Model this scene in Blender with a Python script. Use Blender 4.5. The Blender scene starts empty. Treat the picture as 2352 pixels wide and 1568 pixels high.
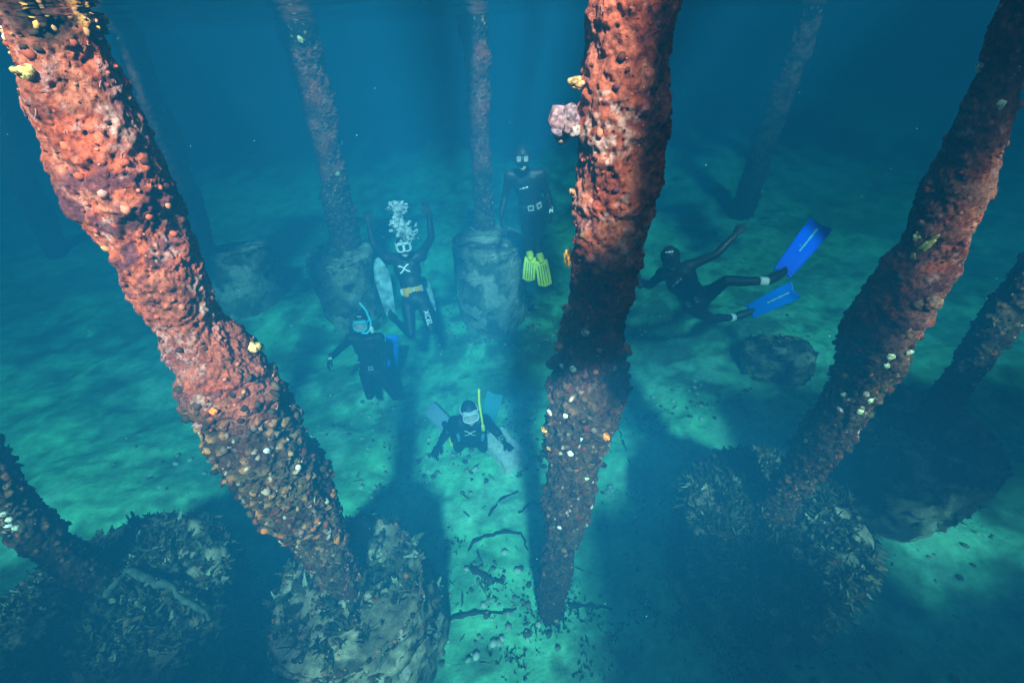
import bpy, bmesh, math, random
import numpy as np
from mathutils import Vector, Matrix

S = bpy.context.scene
COL = S.collection
rng = np.random.default_rng(7)
random.seed(7)

# ------------------------------------------------------------------ camera
# The lens looks down under a ruined jetty; the helpers below turn a picture
# coordinate (2352 x 1568 grid of the photograph) and a distance into a place.
FPX, CX, CY = 965.0, 1176.0, 784.0
_vp = (54.0, 1266.0)
_pitch = math.atan2(FPX, math.hypot(*_vp))
_roll = math.atan2(_vp[0], _vp[1])
cam_f = np.array([0, math.cos(_pitch), -math.sin(_pitch)])
_r0 = np.array([1.0, 0, 0]); _u0 = np.cross(_r0, cam_f)
cam_r = math.cos(_roll) * _r0 - math.sin(_roll) * _u0
cam_u = math.sin(_roll) * _r0 + math.cos(_roll) * _u0

def ray(x, y):
    return cam_f + cam_r * ((x - CX) / FPX) - cam_u * ((y - CY) / FPX)
def at(x, y, depth):
    return ray(x, y) * depth
def onz(x, y, z):
    d = ray(x, y)
    return d * (z / d[2])

cam = bpy.data.cameras.new('camera')
cam.sensor_width = 36.0
cam.lens = 36.0 * FPX / 2352.0
cam.clip_start = 0.02
cam.clip_end = 400.0
cam_o = bpy.data.objects.new('camera', cam)
COL.objects.link(cam_o)
_m = Matrix(((cam_r[0], cam_u[0], -cam_f[0], 0), (cam_r[1], cam_u[1], -cam_f[1], 0),
             (cam_r[2], cam_u[2], -cam_f[2], 0), (0, 0, 0, 1)))
cam_o.matrix_world = _m
S.camera = cam_o

# ------------------------------------------------------------------ sky, sun, exposure
SUN_EL, SUN_AZ = math.radians(46), math.radians(-6)      # light travels towards +Y, a little to -X
sun_dir = np.array([math.sin(SUN_AZ) * math.cos(SUN_EL), math.cos(SUN_AZ) * math.cos(SUN_EL), -math.sin(SUN_EL)])
world = bpy.data.worlds.new('World'); S.world = world
world.use_nodes = True
wn = world.node_tree; wn.nodes.clear()
sky = wn.nodes.new('ShaderNodeTexSky'); sky.sky_type = 'NISHITA'; sky.sun_disc = False
sky.sun_elevation = SUN_EL
sky.sun_rotation = math.pi + SUN_AZ      # sun stands behind the camera
bg = wn.nodes.new('ShaderNodeBackground'); bg.inputs[1].default_value = 0.05
wo = wn.nodes.new('ShaderNodeOutputWorld')
wn.links.new(sky.outputs[0], bg.inputs[0]); wn.links.new(bg.outputs[0], wo.inputs[0])

sl = bpy.data.lights.new('sun', 'SUN'); sl.energy = 5.0; sl.angle = math.radians(4.4); sl.color = (1.0, 0.95, 0.88)
so = bpy.data.objects.new('sun', sl); COL.objects.link(so)
so.rotation_mode = 'QUATERNION'
so.rotation_quaternion = Vector(tuple(sun_dir)).to_track_quat('-Z', 'Y')
so.location = (0, -6, 8)

S.view_settings.view_transform = 'Standard'
S.view_settings.look = 'None'
S.view_settings.gamma = 1.0
S.view_settings.use_curve_mapping = False
S.view_settings.exposure = 2.95
S.render.engine = 'CYCLES'
S.cycles.max_bounces = 8
S.cycles.volume_bounces = 1
S.cycles.diffuse_bounces = 2
S.cycles.transparent_max_bounces = 8
S.cycles.use_denoising = True
S.cycles.use_adaptive_sampling = False
S.cycles.sample_clamp_indirect = 4.0

# ------------------------------------------------------------------ numpy noise
def _hash(ix, iy, iz, seed):
    h = (ix.astype(np.int64) * 374761393 + iy.astype(np.int64) * 668265263 + iz.astype(np.int64) * 2147483647 + seed * 144665) & 0xffffffff
    h = ((h ^ (h >> 13)) * 1274126177) & 0xffffffff
    h = (h ^ (h >> 16)) & 0xffffffff
    return h.astype(np.float64) / 4294967295.0
def vnoise(p, seed=0):
    """smooth value noise, 0..1; p is (N,3)"""
    i = np.floor(p).astype(np.int64); f = p - i
    w = f * f * f * (f * (f * 6 - 15) + 10)
    out = 0
    for dx in (0, 1):
        for dy in (0, 1):
            for dz in (0, 1):
                wt = (w[:, 0] if dx else 1 - w[:, 0]) * (w[:, 1] if dy else 1 - w[:, 1]) * (w[:, 2] if dz else 1 - w[:, 2])
                out = out + wt * _hash(i[:, 0] + dx, i[:, 1] + dy, i[:, 2] + dz, seed)
    return out
def fbm(p, octaves=4, seed=0, gain=0.5):
    a, s, t = 1.0, 0, 0
    for k in range(octaves):
        s = s + a * vnoise(p * (2.03 ** k) + 17.3 * k, seed + 31 * k); t += a; a *= gain
    return s / t
def worley(p, seed=0):
    """distance to the nearest feature point (about 0..1) and that cell's random number"""
    i = np.floor(p).astype(np.int64)
    best = np.full(len(p), 9.0); idv = np.zeros(len(p))
    for dx in (-1, 0, 1):
        for dy in (-1, 0, 1):
            for dz in (-1, 0, 1):
                a, b, c = i[:, 0] + dx, i[:, 1] + dy, i[:, 2] + dz
                q = np.stack([a + _hash(a, b, c, seed), b + _hash(a, b, c, seed + 1), c + _hash(a, b, c, seed + 2)], 1)
                d = np.sqrt(((q - p) ** 2).sum(1)); m = d < best
                best = np.where(m, d, best); idv = np.where(m, _hash(a, b, c, seed + 3), idv)
    return best, idv
def sstep(a, b, x):
    t = np.clip((x - a) / (b - a), 0, 1); return t * t * (3 - 2 * t)
def mix(a, b, t):
    t = np.asarray(t)[:, None]; return np.asarray(a) * (1 - t) + np.asarray(b) * t

# ------------------------------------------------------------------ object helpers
def empty(name, loc, label=None, cat=None, group=None, kind=None, rot=None):
    o = bpy.data.objects.new(name, None); COL.objects.link(o)
    o.location = tuple(loc); o.empty_display_size = 0.2
    if rot is not None: o.rotation_euler = rot
    return tag(o, label, cat, group, kind)
def tag(o, label=None, cat=None, group=None, kind=None):
    if label: o['label'] = label
    if cat: o['category'] = cat
    if group: o['group'] = group
    if kind: o['kind'] = kind
    return o
def link(name, me, mat=None, parent=None):
    o = bpy.data.objects.new(name, me); COL.objects.link(o)
    if mat is not None and not me.materials: me.materials.append(mat)
    if parent is not None: o.parent = parent
    return o
def mesh_np(name, v, faces, col=None, smooth=True):
    """v (N,3); faces (M,3) or (M,4) array, or list of arrays"""
    fl = faces if isinstance(faces, list) else [faces]
    me = bpy.data.meshes.new(name)
    me.vertices.add(len(v)); me.vertices.foreach_set('co', np.ascontiguousarray(v, dtype=np.float32).ravel())
    loops = np.concatenate([f.ravel() for f in fl]); sizes = np.concatenate([np.full(len(f), f.shape[1]) for f in fl])
    me.loops.add(len(loops)); me.loops.foreach_set('vertex_index', loops.astype(np.int32))
    me.polygons.add(len(sizes)); starts = np.concatenate([[0], np.cumsum(sizes)[:-1]])
    me.polygons.foreach_set('loop_start', starts.astype(np.int32))
    me.update(calc_edges=True); me.validate()
    if smooth: me.polygons.foreach_set('use_smooth', np.ones(len(me.polygons), dtype=bool))
    if col is not None:
        a = me.color_attributes.new('growth', 'FLOAT_COLOR', 'POINT')
        c4 = np.ones((len(v), 4), dtype=np.float32); c4[:, :3] = col
        a.data.foreach_set('color', c4.ravel())
    return me
def grid_faces(nu, nv, wrap=False):
    """nv rows of nu vertices"""
    i = np.arange(nv - 1)[:, None] * nu; j = np.arange(nu if wrap else nu - 1)[None, :]
    j2 = (j + 1) % nu
    return np.stack([i + j, i + j2, i + nu + j2, i + nu + j], -1).reshape(-1, 4)

# ------------------------------------------------------------------ materials
def mat_principled(name, color, rough=0.6, metallic=0.0, vary=0.0, scale=20.0, bump=0.0, spec=0.3, coat=0.0):
    m = bpy.data.materials.new(name); m.use_nodes = True
    nt = m.node_tree; b = nt.nodes['Principled BSDF']
    b.inputs['Roughness'].default_value = rough; b.inputs['Metallic'].default_value = metallic
    b.inputs['Specular IOR Level'].default_value = spec
    b.inputs['Base Color'].default_value = (*color, 1)
    tc = nt.nodes.new('ShaderNodeTexCoord')
    no = nt.nodes.new('ShaderNodeTexNoise'); no.inputs['Scale'].default_value = scale; no.inputs['Detail'].default_value = 5
    nt.links.new(tc.outputs['Object'], no.inputs['Vector'])
    if vary:
        r = nt.nodes.new('ShaderNodeValToRGB')
        r.color_ramp.elements[0].position = 0.3; r.color_ramp.elements[1].position = 0.7
        r.color_ramp.elements[0].color = (*[c * (1 - vary) for c in color], 1)
        r.color_ramp.elements[1].color = (*[min(1, c * (1 + vary)) for c in color], 1)
        nt.links.new(no.outputs['Fac'], r.inputs[0]); nt.links.new(r.outputs[0], b.inputs['Base Color'])
    if bump:
        bp = nt.nodes.new('ShaderNodeBump'); bp.inputs['Strength'].default_value = bump; bp.inputs['Distance'].default_value = 0.01
        nt.links.new(no.outputs['Fac'], bp.inputs['Height']); nt.links.new(bp.outputs[0], b.inputs['Normal'])
    return m
def mat_growth(name, scale=60.0, rough=0.75, bump=0.5, lo=0.6, hi=1.35, dist=0.01, fine=0.0, spec=0.15):
    """marine growth: per-vertex species colour, broken up by fine noise"""
    m = bpy.data.materials.new(name); m.use_nodes = True
    nt = m.node_tree; b = nt.nodes['Principled BSDF']; b.inputs['Roughness'].default_value = rough
    b.inputs['Specular IOR Level'].default_value = spec
    at_ = nt.nodes.new('ShaderNodeAttribute'); at_.attribute_name = 'growth'
    tc = nt.nodes.new('ShaderNodeTexCoord')
    no = nt.nodes.new('ShaderNodeTexNoise'); no.inputs['Scale'].default_value = scale; no.inputs['Detail'].default_value = 6
    no.inputs['Roughness'].default_value = 0.65
    nt.links.new(tc.outputs['Object'], no.inputs['Vector'])
    mr = nt.nodes.new('ShaderNodeMapRange'); mr.inputs[1].default_value = 0.3; mr.inputs[2].default_value = 0.7
    mr.inputs[3].default_value = lo; mr.inputs[4].default_value = hi
    nt.links.new(no.outputs['Fac'], mr.inputs[0])
    if fine:
        n2 = nt.nodes.new('ShaderNodeTexNoise'); n2.inputs['Scale'].default_value = fine; n2.inputs['Detail'].default_value = 8; n2.inputs['Roughness'].default_value = 0.75
        nt.links.new(tc.outputs['Object'], n2.inputs['Vector'])
        m2 = nt.nodes.new('ShaderNodeMapRange'); m2.inputs[1].default_value = 0.36; m2.inputs[2].default_value = 0.62; m2.inputs[3].default_value = 0.68; m2.inputs[4].default_value = 1.2
        nt.links.new(n2.outputs['Fac'], m2.inputs[0])
        mm = nt.nodes.new('ShaderNodeMath'); mm.operation = 'MULTIPLY'; nt.links.new(mr.outputs[0], mm.inputs[0]); nt.links.new(m2.outputs[0], mm.inputs[1]); mr = mm
    mx = nt.nodes.new('ShaderNodeVectorMath'); mx.operation = 'SCALE'
    nt.links.new(at_.outputs['Color'], mx.inputs[0]); nt.links.new(mr.outputs[0], mx.inputs['Scale'])
    nt.links.new(mx.outputs[0], b.inputs['Base Color'])
    bp = nt.nodes.new('ShaderNodeBump'); bp.inputs['Strength'].default_value = bump; bp.inputs['Distance'].default_value = dist
    nt.links.new(no.outputs['Fac'], bp.inputs['Height']); nt.links.new(bp.outputs[0], b.inputs['Normal'])
    return m
M_GROW = mat_growth('encrusted_pile', scale=70, bump=0.9, lo=0.40, hi=1.55, dist=0.012, rough=0.95, spec=0.06, fine=16.0)
M_SHELL = mat_growth('shells_and_sponges', scale=150, bump=0.3, lo=0.75, hi=1.2, dist=0.003)
M_FLOOR = mat_growth('silty_sand', scale=9, rough=0.9, bump=0.8, lo=0.75, hi=1.25, dist=0.03, fine=3.2)
M_CONC = mat_growth('overgrown_concrete', fine=9.0, scale=30, rough=0.9, bump=0.7, lo=0.6, hi=1.3, dist=0.02)
M_WEED = mat_growth('seaweed', scale=40, rough=0.6, bump=0.2, lo=0.6, hi=1.4)
# ------------------------------------------------------------------ water (the haze box), surface, sea floor
FLOOR = -4.0
SURF = 0.055
HB = (-45.0, 45.0, -24.0, 45.0, FLOOR - 1.6, 0.36)
bm = bmesh.new(); bmesh.ops.create_cube(bm, size=1.0)
for v in bm.verts:
    v.co = (HB[0] if v.co.x < 0 else HB[1], HB[2] if v.co.y < 0 else HB[3], HB[4] if v.co.z < 0 else HB[5])
me = bpy.data.meshes.new('haze'); bm.to_mesh(me); bm.free()
m = bpy.data.materials.new('sea_water_body'); m.use_nodes = True
nt = m.node_tree; nt.nodes.clear()
pv = nt.nodes.new('ShaderNodeVolumePrincipled'); mo = nt.nodes.new('ShaderNodeOutputMaterial')
# water: red is taken out within metres, blue and green travel on
DENS = 0.48
SIG_S = (0.0006, 0.0106, 0.0216)         # scattering per metre
SIG_T = (0.395, 0.268, 0.262)         # extinction per metre
pv.inputs['Density'].default_value = DENS
c = [s / DENS for s in SIG_S]
a = [max(0.0, 1 - max(0, (t - s)) / DENS / (1 - k)) ** 2 for s, t, k in zip(SIG_S, SIG_T, c)]
pv.inputs['Color'].default_value = (*c, 1)
pv.inputs['Absorption Color'].default_value = (*a, 1)
pv.inputs['Anisotropy'].default_value = -0.40
nt.links.new(pv.outputs[0], mo.inputs['Volume'])
hz = link('haze', me, m); hz['kind'] = 'stuff'; hz['label'] = 'blue green sea water filling the whole scene'

# the rippled surface just over the lens: a mirror at grazing angles, clear from steeply below
sx_ = np.concatenate([np.linspace(-44, -6, 60)[:-1], np.linspace(-6, 6, 241), np.linspace(6, 44, 60)[1:]]); sy_ = np.concatenate([np.linspace(-23, -5, 40)[:-1], np.linspace(-5, 7, 241), np.linspace(7, 44, 60)[1:]])
SX, SY = np.meshgrid(sx_, sy_); SX = SX.ravel(); SY = SY.ravel(); ps = np.stack([SX, SY, 0 * SX], 1)
SZ = SURF + (fbm(ps * 1.1, 3, 61) - 0.5) * 0.05 + (fbm(ps * np.array([3.2, 6.0, 1]), 3, 62) - 0.5) * 0.016
m = bpy.data.materials.new('water_surface'); m.use_nodes = True; nt = m.node_tree; nt.nodes.clear()
fr = nt.nodes.new('ShaderNodeFresnel'); fr.inputs['IOR'].default_value = 1.33
tr_ = nt.nodes.new('ShaderNodeBsdfTransparent'); gl = nt.nodes.new('ShaderNodeBsdfGlossy'); gl.inputs['Roughness'].default_value = 0.03
ms = nt.nodes.new('ShaderNodeMixShader'); mo = nt.nodes.new('ShaderNodeOutputMaterial')
nt.links.new(fr.outputs[0], ms.inputs[0]); nt.links.new(tr_.outputs[0], ms.inputs[1]); nt.links.new(gl.outputs[0], ms.inputs[2]); nt.links.new(ms.outputs[0], mo.inputs['Surface'])
ws = link('water_surface', mesh_np('water_surface', np.stack([SX, SY, SZ], 1), grid_faces(len(sx_), len(sy_))), m)
tag(ws, 'rippled underside of the water surface overhead', kind='structure')

def floor_z(x, y):
    p = np.stack([x, y, np.zeros_like(x)], 1)
    z = (fbm(p * 0.45, 3, 5) - 0.5) * 0.55 + (fbm(p * 2.3, 5, 9) - 0.5) * 0.17 + (fbm(p * 9, 3, 10) - 0.5) * 0.03
    wd, _ = worley(p * 3.1 + 4, 3)
    z += -0.05 * sstep(0.35, 0.0, wd) * (fbm(p * 0.8, 2, 77) > 0.5)
    z += 0.09 * np.maximum(0, y - 7.0) * sstep(7, 12, y)
    return FLOOR + z
def floor_at(x, y):
    return float(floor_z(np.array([float(x)]), np.array([float(y)]))[0])
def warp(n, lo, hi, c, dense):
    t = np.linspace(-1, 1, n); s = np.sinh(t * dense) / math.sinh(dense)
    return np.where(s < 0, c + s * (c - lo), c + s * (hi - c))
gx = warp(420, -44, 44, 0.0, 3.4); gy = warp(420, -23, 44, 3.2, 3.4)
X, Y = np.meshgrid(gx, gy); X = X.ravel(); Y = Y.ravel()
Z = floor_z(X, Y)
p = np.stack([X, Y, 0 * X], 1)
sand = np.array([0.28, 0.84, 0.42]); silt = np.array([0.18, 0.52, 0.28]); algae = np.array([0.08, 0.13, 0.08]); pale = np.array([0.40, 0.90, 0.54])
n1 = fbm(p * 0.9 + 3, 5, 21); n2 = fbm(p * 3.5, 4, 22); n3 = fbm(p * 0.35 + 9, 3, 23)
colr = mix(np.tile(sand, (len(p), 1)), silt, sstep(0.48, 0.66, n1))
colr = mix(colr, algae, sstep(0.53, 0.66, n2 * 0.55 + n3 * 0.45) * 0.8)
colr = mix(colr, silt * 0.6, sstep(0.56, 0.70, fbm(p * 7, 4, 26)) * 0.55)
colr = mix(colr, pale, sstep(0.60, 0.72, fbm(p * 1.6 + 30, 5, 24)) * 0.7)
# weed and rubble lie thicker on the near right and left ground
colr = mix(colr, algae, 0.65 * sstep(0.42, 0.60, fbm(p * 1.9 + 50, 5, 25)) * (sstep(0.6, 2.0, X) * sstep(3.5, 1.5, Y)))
fl = link('sea_floor', mesh_np('sea_floor', np.stack([X, Y, Z], 1), grid_faces(len(gx), len(gy)), colr), M_FLOOR)
tag(fl, 'pale silty sand sea floor with darker weedy patches', kind='structure')

# ------------------------------------------------------------------ jetty piles
RED = np.array([0.42, 0.070, 0.028]); BRICK = np.array([0.22, 0.040, 0.018]); MAROON = np.array([0.060, 0.012, 0.007]); PINK = np.array([0.44, 0.125, 0.068])
LILAC = np.array([0.38, 0.16, 0.135]); VIOLET = np.array([0.10, 0.027, 0.033]); YEL = np.array([0.38, 0.19, 0.04]); MUSS = np.array([0.020, 0.010, 0.006])
TAN = np.array([0.34, 0.150, 0.058]); UMB = np.array([0.052, 0.024, 0.013]); OLIVE = np.array([0.11, 0.068, 0.030]); GREY = np.array([0.17, 0.105, 0.072])
WHITE = np.array([0.56, 0.38, 0.26]); ORG = np.array([0.70, 0.13, 0.010])
TOP = 0.30

def fit_axis(base, samples):
    """picture edges (y, left, right) -> list of (z, x, y, radius), all near the vertical through base"""
    out = []
    ys = np.array([s[0] for s in samples], float); cxs = np.array([(s[1] + s[2]) / 2 for s in samples], float)
    sl_ = np.gradient(cxs, ys)
    for (y, l, r), s in zip(samples, sl_):
        d = ray((l + r) / 2, y); t = (d[0] * base[0] + d[1] * base[1]) / (d[0] ** 2 + d[1] ** 2)
        w = (r - l) * math.cos(math.atan(s))
        q = d * t
        k = 1.0 / math.sqrt(1 + (((l + r) / 2 - CX) / FPX) ** 2 * (1 if abs(s) < 10 else 0))   # edge stretch of a flat picture
        out.append((q[2], q[0], q[1], 0.5 * w / FPX * t * (0.6 + 0.4 * k)))
    out.sort()
    return out

def pile(name, label, base_px, base_z, samples, nu, nv, style, seed, rscale=1.0, rough=1.0, group=None, clumps=0, base=None, radius=None, spare=()):
    if base is None:
        base = onz(base_px[0], base_px[1], base_z)
        ax = fit_axis(base, samples)
    else:
        base = np.array(base, float)
        ax = [(base_z, base[0], base[1], radius * 1.05), (0.0, base[0] + 0.05, base[1], radius)]
    zk = np.array([a_[0] for a_ in ax]); bot = base_z - 0.25 if base_z > FLOOR + 0.3 else min(FLOOR, floor_at(base[0], base[1])) - 0.3
    zz = np.linspace(bot, TOP, nv)
    def ip(k):
        v = np.interp(zz, zk, [a_[k] for a_ in ax])
        if k < 3 and len(ax) > 1:      # carry the lean on past the ends
            top = zz > zk[-1]; i0 = max(0, len(ax) - 3); sl2 = (ax[-1][k] - ax[i0][k]) / max(1e-3, zk[-1] - zk[i0])
            v[top] += np.clip(sl2, -0.12, 0.12) * (zz[top] - zk[-1])
        kern = max(3, nv // 24) | 1
        return np.convolve(np.pad(v, kern // 2, mode='edge'), np.ones(kern) / kern, 'valid')
    xx, yy, rr = ip(1), ip(2), ip(3) * rscale
    th = np.linspace(0, 2 * math.pi, nu, endpoint=False)
    TH, ZI = np.meshgrid(th, np.arange(nv)); TH = TH.ravel(); ZI = ZI.ravel()
    cs, sn = np.cos(TH), np.sin(TH)
    R = rr[ZI]; zv = zz[ZI]
    P = np.stack([cs * R, sn * R, zv], 1)            # noise lives in pile coordinates
    Q = P + seed * 7.7
    d = -zv                                           # depth under the lens level
    big = fbm(Q * 3.2, 3, seed) - 0.5
    med = fbm(Q * 11, 4, seed + 1) - 0.5
    wd, wid = worley(Q * 26, seed + 2)
    wd2, wid2 = worley(Q * 48, seed + 3)
    zone = d + 0.25 * (fbm(Q * 4, 3, seed + 4) - 0.5)
    deep = sstep(style['z_enc'] - 0.10, style['z_enc'] + 0.18, zone)       # encrusted lower part
    top = sstep(style['z_top'] + 0.08, style['z_top'] - 0.04, zone + 0.12 * med)
    lump = 0.9 - wd
    disp = big * 0.10 + med * 0.055
    disp += (1 - deep) * (0.006 * sstep(0.75, 0.2, wd) * (wid > 0.35) - 0.020 * sstep(0.33, 0.08, wd2) * (wid2 > 0.72))
    disp += deep * (0.028 * lump * (0.3 + wid) + 0.016 * (0.8 - wd2) * wid2)
    disp += top * (0.022 * lump * wid)
    disp -= 0.012
    disp += (fbm(Q * 40, 3, seed + 12) - 0.5) * 0.020 + (fbm(Q * 95, 2, seed + 11) - 0.5) * 0.012 + (1 - deep) * (0.5 - np.abs(fbm(Q * 19, 3, seed + 13) - 0.5) * 4) * 0.006
    disp *= rough * np.clip(R / 0.15, 0.5, 1.25)
    V = np.stack([xx[ZI] + cs * (R + disp), yy[ZI] + sn * (R + disp), zv + 0.3 * disp * (wid - 0.5)], 1)
    # species colours, with some shade painted in for pits and the middle pile
    a = fbm(Q * 7, 4, seed + 5); b = fbm(Q * 16, 4, seed + 6); c2 = fbm(Q * 3, 3, seed + 7); e = fbm(Q * 34, 3, seed + 8)
    col = mix(np.tile(RED, (len(P), 1)), BRICK, sstep(0.40, 0.62, a))
    col = mix(col, MAROON, sstep(0.56, 0.72, b) * 0.6)
    col = mix(col, PINK, sstep(0.50, 0.66, fbm(Q * 12, 5, seed + 9)) * 0.7)
    col = mix(col, MAROON, sstep(0.56, 0.68, fbm(Q * 30, 4, seed + 16)) * 0.55)
    if style.get('pink'): col = mix(col, np.array([0.36, 0.090, 0.050]), sstep(0.38, 0.62, fbm(Q * 4.5, 5, seed + 19)) * style['pink']); col = mix(col, np.array([0.48, 0.25, 0.20]), sstep(0.59, 0.70, fbm(Q * 5.5, 5, seed + 20)) * sstep(0.44, 0.58, fbm(Q * 45, 2, seed + 21)) * 0.8)
    if style.get('dark'): col = mix(col, MAROON * 0.8, style['dark'] * sstep(0.70, 1.0, zone) * sstep(0.30, 0.50, fbm(Q * 6, 4, seed + 22)))  # shade low on the middle pile put into its colour
    if style.get('mauve'): col = mix(col, np.array([0.24, 0.085, 0.058]), sstep(0.40, 0.55, fbm(Q * 6, 4, seed + 17)) * style['mauve']); col = mix(col, MAROON, sstep(0.48, 0.6, fbm(Q * 9, 4, seed + 18)) * 0.6)
    col = mix(col, VIOLET, sstep(style['viol'], style['viol'] + 0.16, c2) * sstep(0.42, 0.60, fbm(Q * 24, 4, seed + 15)) * 0.9)
    lil = sstep(style['lil'], style['lil'] + 0.10, fbm(Q * np.array([9, 9, 7]), 4, seed + 10)) * sstep(0.48, 0.60, fbm(Q * 60, 2, seed + 14)) * 0.8
    col = mix(col, LILAC, lil)
    col = mix(col, MAROON * 0.6, (sstep(0.33, 0.10, wd2) * (wid2 > 0.72)) * (1 - deep) * 0.8)  # pits also darkened in the colour, standing in for their shade
    low = mix(np.tile(UMB, (len(P), 1)), OLIVE, sstep(0.42, 0.6, a) * style.get('bright', 1.0))
    low = mix(low, TAN, (wid > 0.62) * sstep(0.62, 0.30, wd) * 0.9 * style.get('bright', 1.0))
    low = mix(low, BRICK * 0.6, sstep(0.62, 0.74, b) * 0.5)
    low = mix(low, GREY, (wid2 > 0.80) * sstep(0.55, 0.3, wd2) * 0.8)
    low = mix(low, WHITE, (wid2 > 0.955) * sstep(0.5, 0.3, wd2))
    low = mix(low, ORG, (wid > 0.965) * sstep(0.5, 0.3, wd) * 0.8)
    low = mix(low, OLIVE * 0.7, sstep(style['z_enc'] + 0.9, style['z_enc'] + 1.7, zone) * 0.6)
    col = mix(col, low, deep)
    band = mix(np.tile(MUSS, (len(P), 1)), YEL, (wid > 0.82) * sstep(0.55, 0.3, wd))
    col = mix(col, band, top)
    V = V - base
    # cap the ends
    F = [grid_faces(nu, nv, True)]
    n0 = len(V); V = np.vstack([V, [[xx[0] - base[0], yy[0] - base[1], zz[0] - base[2]]], [[xx[-1] - base[0], yy[-1] - base[1], zz[-1] - base[2] + 0.02]]])
    col = np.vstack([col, col[:1], col[-1:]])
    i = np.arange(nu); F.append(np.stack([(i + 1) % nu, i, np.full(nu, n0)], 1))
    j = (nv - 1) * nu + i; F.append(np.stack([j, (nv - 1) * nu + (i + 1) % nu, np.full(nu, n0 + 1)], 1))
    root = empty(name, base, label, 'jetty pile', group)
    tr = link('trunk', mesh_np('pile_trunk', V, F, col), M_GROW, root)
    info = dict(root=root, base=base, V=V[:n0], nu=nu, nv=nv, xx=xx - base[0], yy=yy - base[1], zz=zz - base[2], zabs=zz, style=style, seed=seed, R=rr)
    if clumps: encrust(info, clumps)
    return info

# small shapes that sit on the piles, joined into one growth part per pile
def _ico(sub, jitter, seed):
    bm = bmesh.new(); bmesh.ops.create_icosphere(bm, subdivisions=sub, radius=1.0)
    v = np.array([q.co[:] for q in bm.verts]); f = np.array([[q.index for q in t.verts] for t in bm.faces]); bm.free()
    r_ = np.random.default_rng(seed); v = v * (1 + jitter * (r_.random((len(v), 1)) - 0.5))
    return v, f
def _shell(seed):
    """an open, slightly cupped oyster valve"""
    r_ = np.random.default_rng(seed); n = 10
    t = np.linspace(0, 2 * math.pi, n, endpoint=False); rad = 1 + 0.25 * (r_.random(n) - 0.5)
    rim = np.stack([np.cos(t) * rad * 0.8, np.sin(t) * rad, 0.30 + 0.12 * r_.random(n)], 1)
    mid = rim * np.array([0.55, 0.55, 0.25])
    v = np.vstack([rim, mid, [[0, 0, -0.05]], mid - [0, 0, 0.14]])
    i = np.arange(n); k = (i + 1) % n
    f = np.vstack([np.stack([i, k, n + k], 1), np.stack([i, n + k, n + i], 1), np.stack([n + i, n + k, np.full(n, 2 * n)], 1),
                   np.stack([k, i, 2 * n + 1 + i], 1), np.stack([k, 2 * n + 1 + i, 2 * n + 1 + k], 1)])
    return v, f
def _worm(seed):
    r_ = np.random.default_rng(seed); n, k = 9, 5
    ang = np.cumsum(r_.normal(0, 0.55, n)); pts = np.cumsum(np.stack([np.cos(ang), np.sin(ang), 0.15 * r_.random(n)], 1) * 0.5, 0); pts -= pts.mean(0); pts[:, 2] += 0.25
    v = []
    for q, an in zip(pts, ang):
        for m_ in range(k):
            th = 2 * math.pi * m_ / k; v.append(q + 0.2 * np.array([-math.sin(an) * math.cos(th), math.cos(an) * math.cos(th), math.sin(th)]))
    return np.array(v), np.vstack([np.stack([q[:, [0, 1, 2]], q[:, [0, 2, 3]]], 1).reshape(-1, 3) for q in [grid_faces(k, n, True)]])
LUMPS = [_ico(1, 0.5, s) for s in range(5)]; SHELLS = [_shell(s) for s in range(5)]; WORMS = [_worm(s) for s in range(5)]

def merge_shapes(items):
    """items: (v, f, matrix3, pos, colour)"""
    vs, fs, cs, n = [], [], [], 0
    for v, f, m3, pos, c_ in items:
        vs.append(v @ m3.T + pos); fs.append(f + n); cs.append(np.tile(c_, (len(v), 1))); n += len(v)
    return np.vstack(vs), np.vstack(fs), np.vstack(cs)
def frame(nrm, r_, spin=None):
    nrm = nrm / np.linalg.norm(nrm); h = np.array([0, 0, 1.0]) if abs(nrm[2]) < 0.9 else np.array([1.0, 0, 0])
    t = np.cross(h, nrm); t /= np.linalg.norm(t); b = np.cross(nrm, t)
    a_ = r_.random() * 6.283 if spin is None else spin
    return np.stack([t * math.cos(a_) + b * math.sin(a_), -t * math.sin(a_) + b * math.cos(a_), nrm], 1)
def pick(r_, table):
    x = r_.random()
    for w, c_ in table:
        if x < w: return c_ * r_.uniform(0.75, 1.2)
        x -= w
    return table[-1][1]
PAL_LOW = [(0.16, TAN), (0.32, UMB), (0.14, OLIVE), (0.10, GREY), (0.08, BRICK), (0.025, ORG * np.array([.7, 1, 1])), (0.03, WHITE * 0.8), (0.05, LILAC), (0.05, MUSS)]
PAL_MID = [(0.28, BRICK), (0.24, RED), (0.18, PINK), (0.05, LILAC), (0.10, VIOLET), (0.12, MAROON), (0.03, TAN)]
PAL_TOP = [(0.62, MUSS), (0.20, YEL), (0.14, TAN), (0.04, WHITE)]
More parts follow.
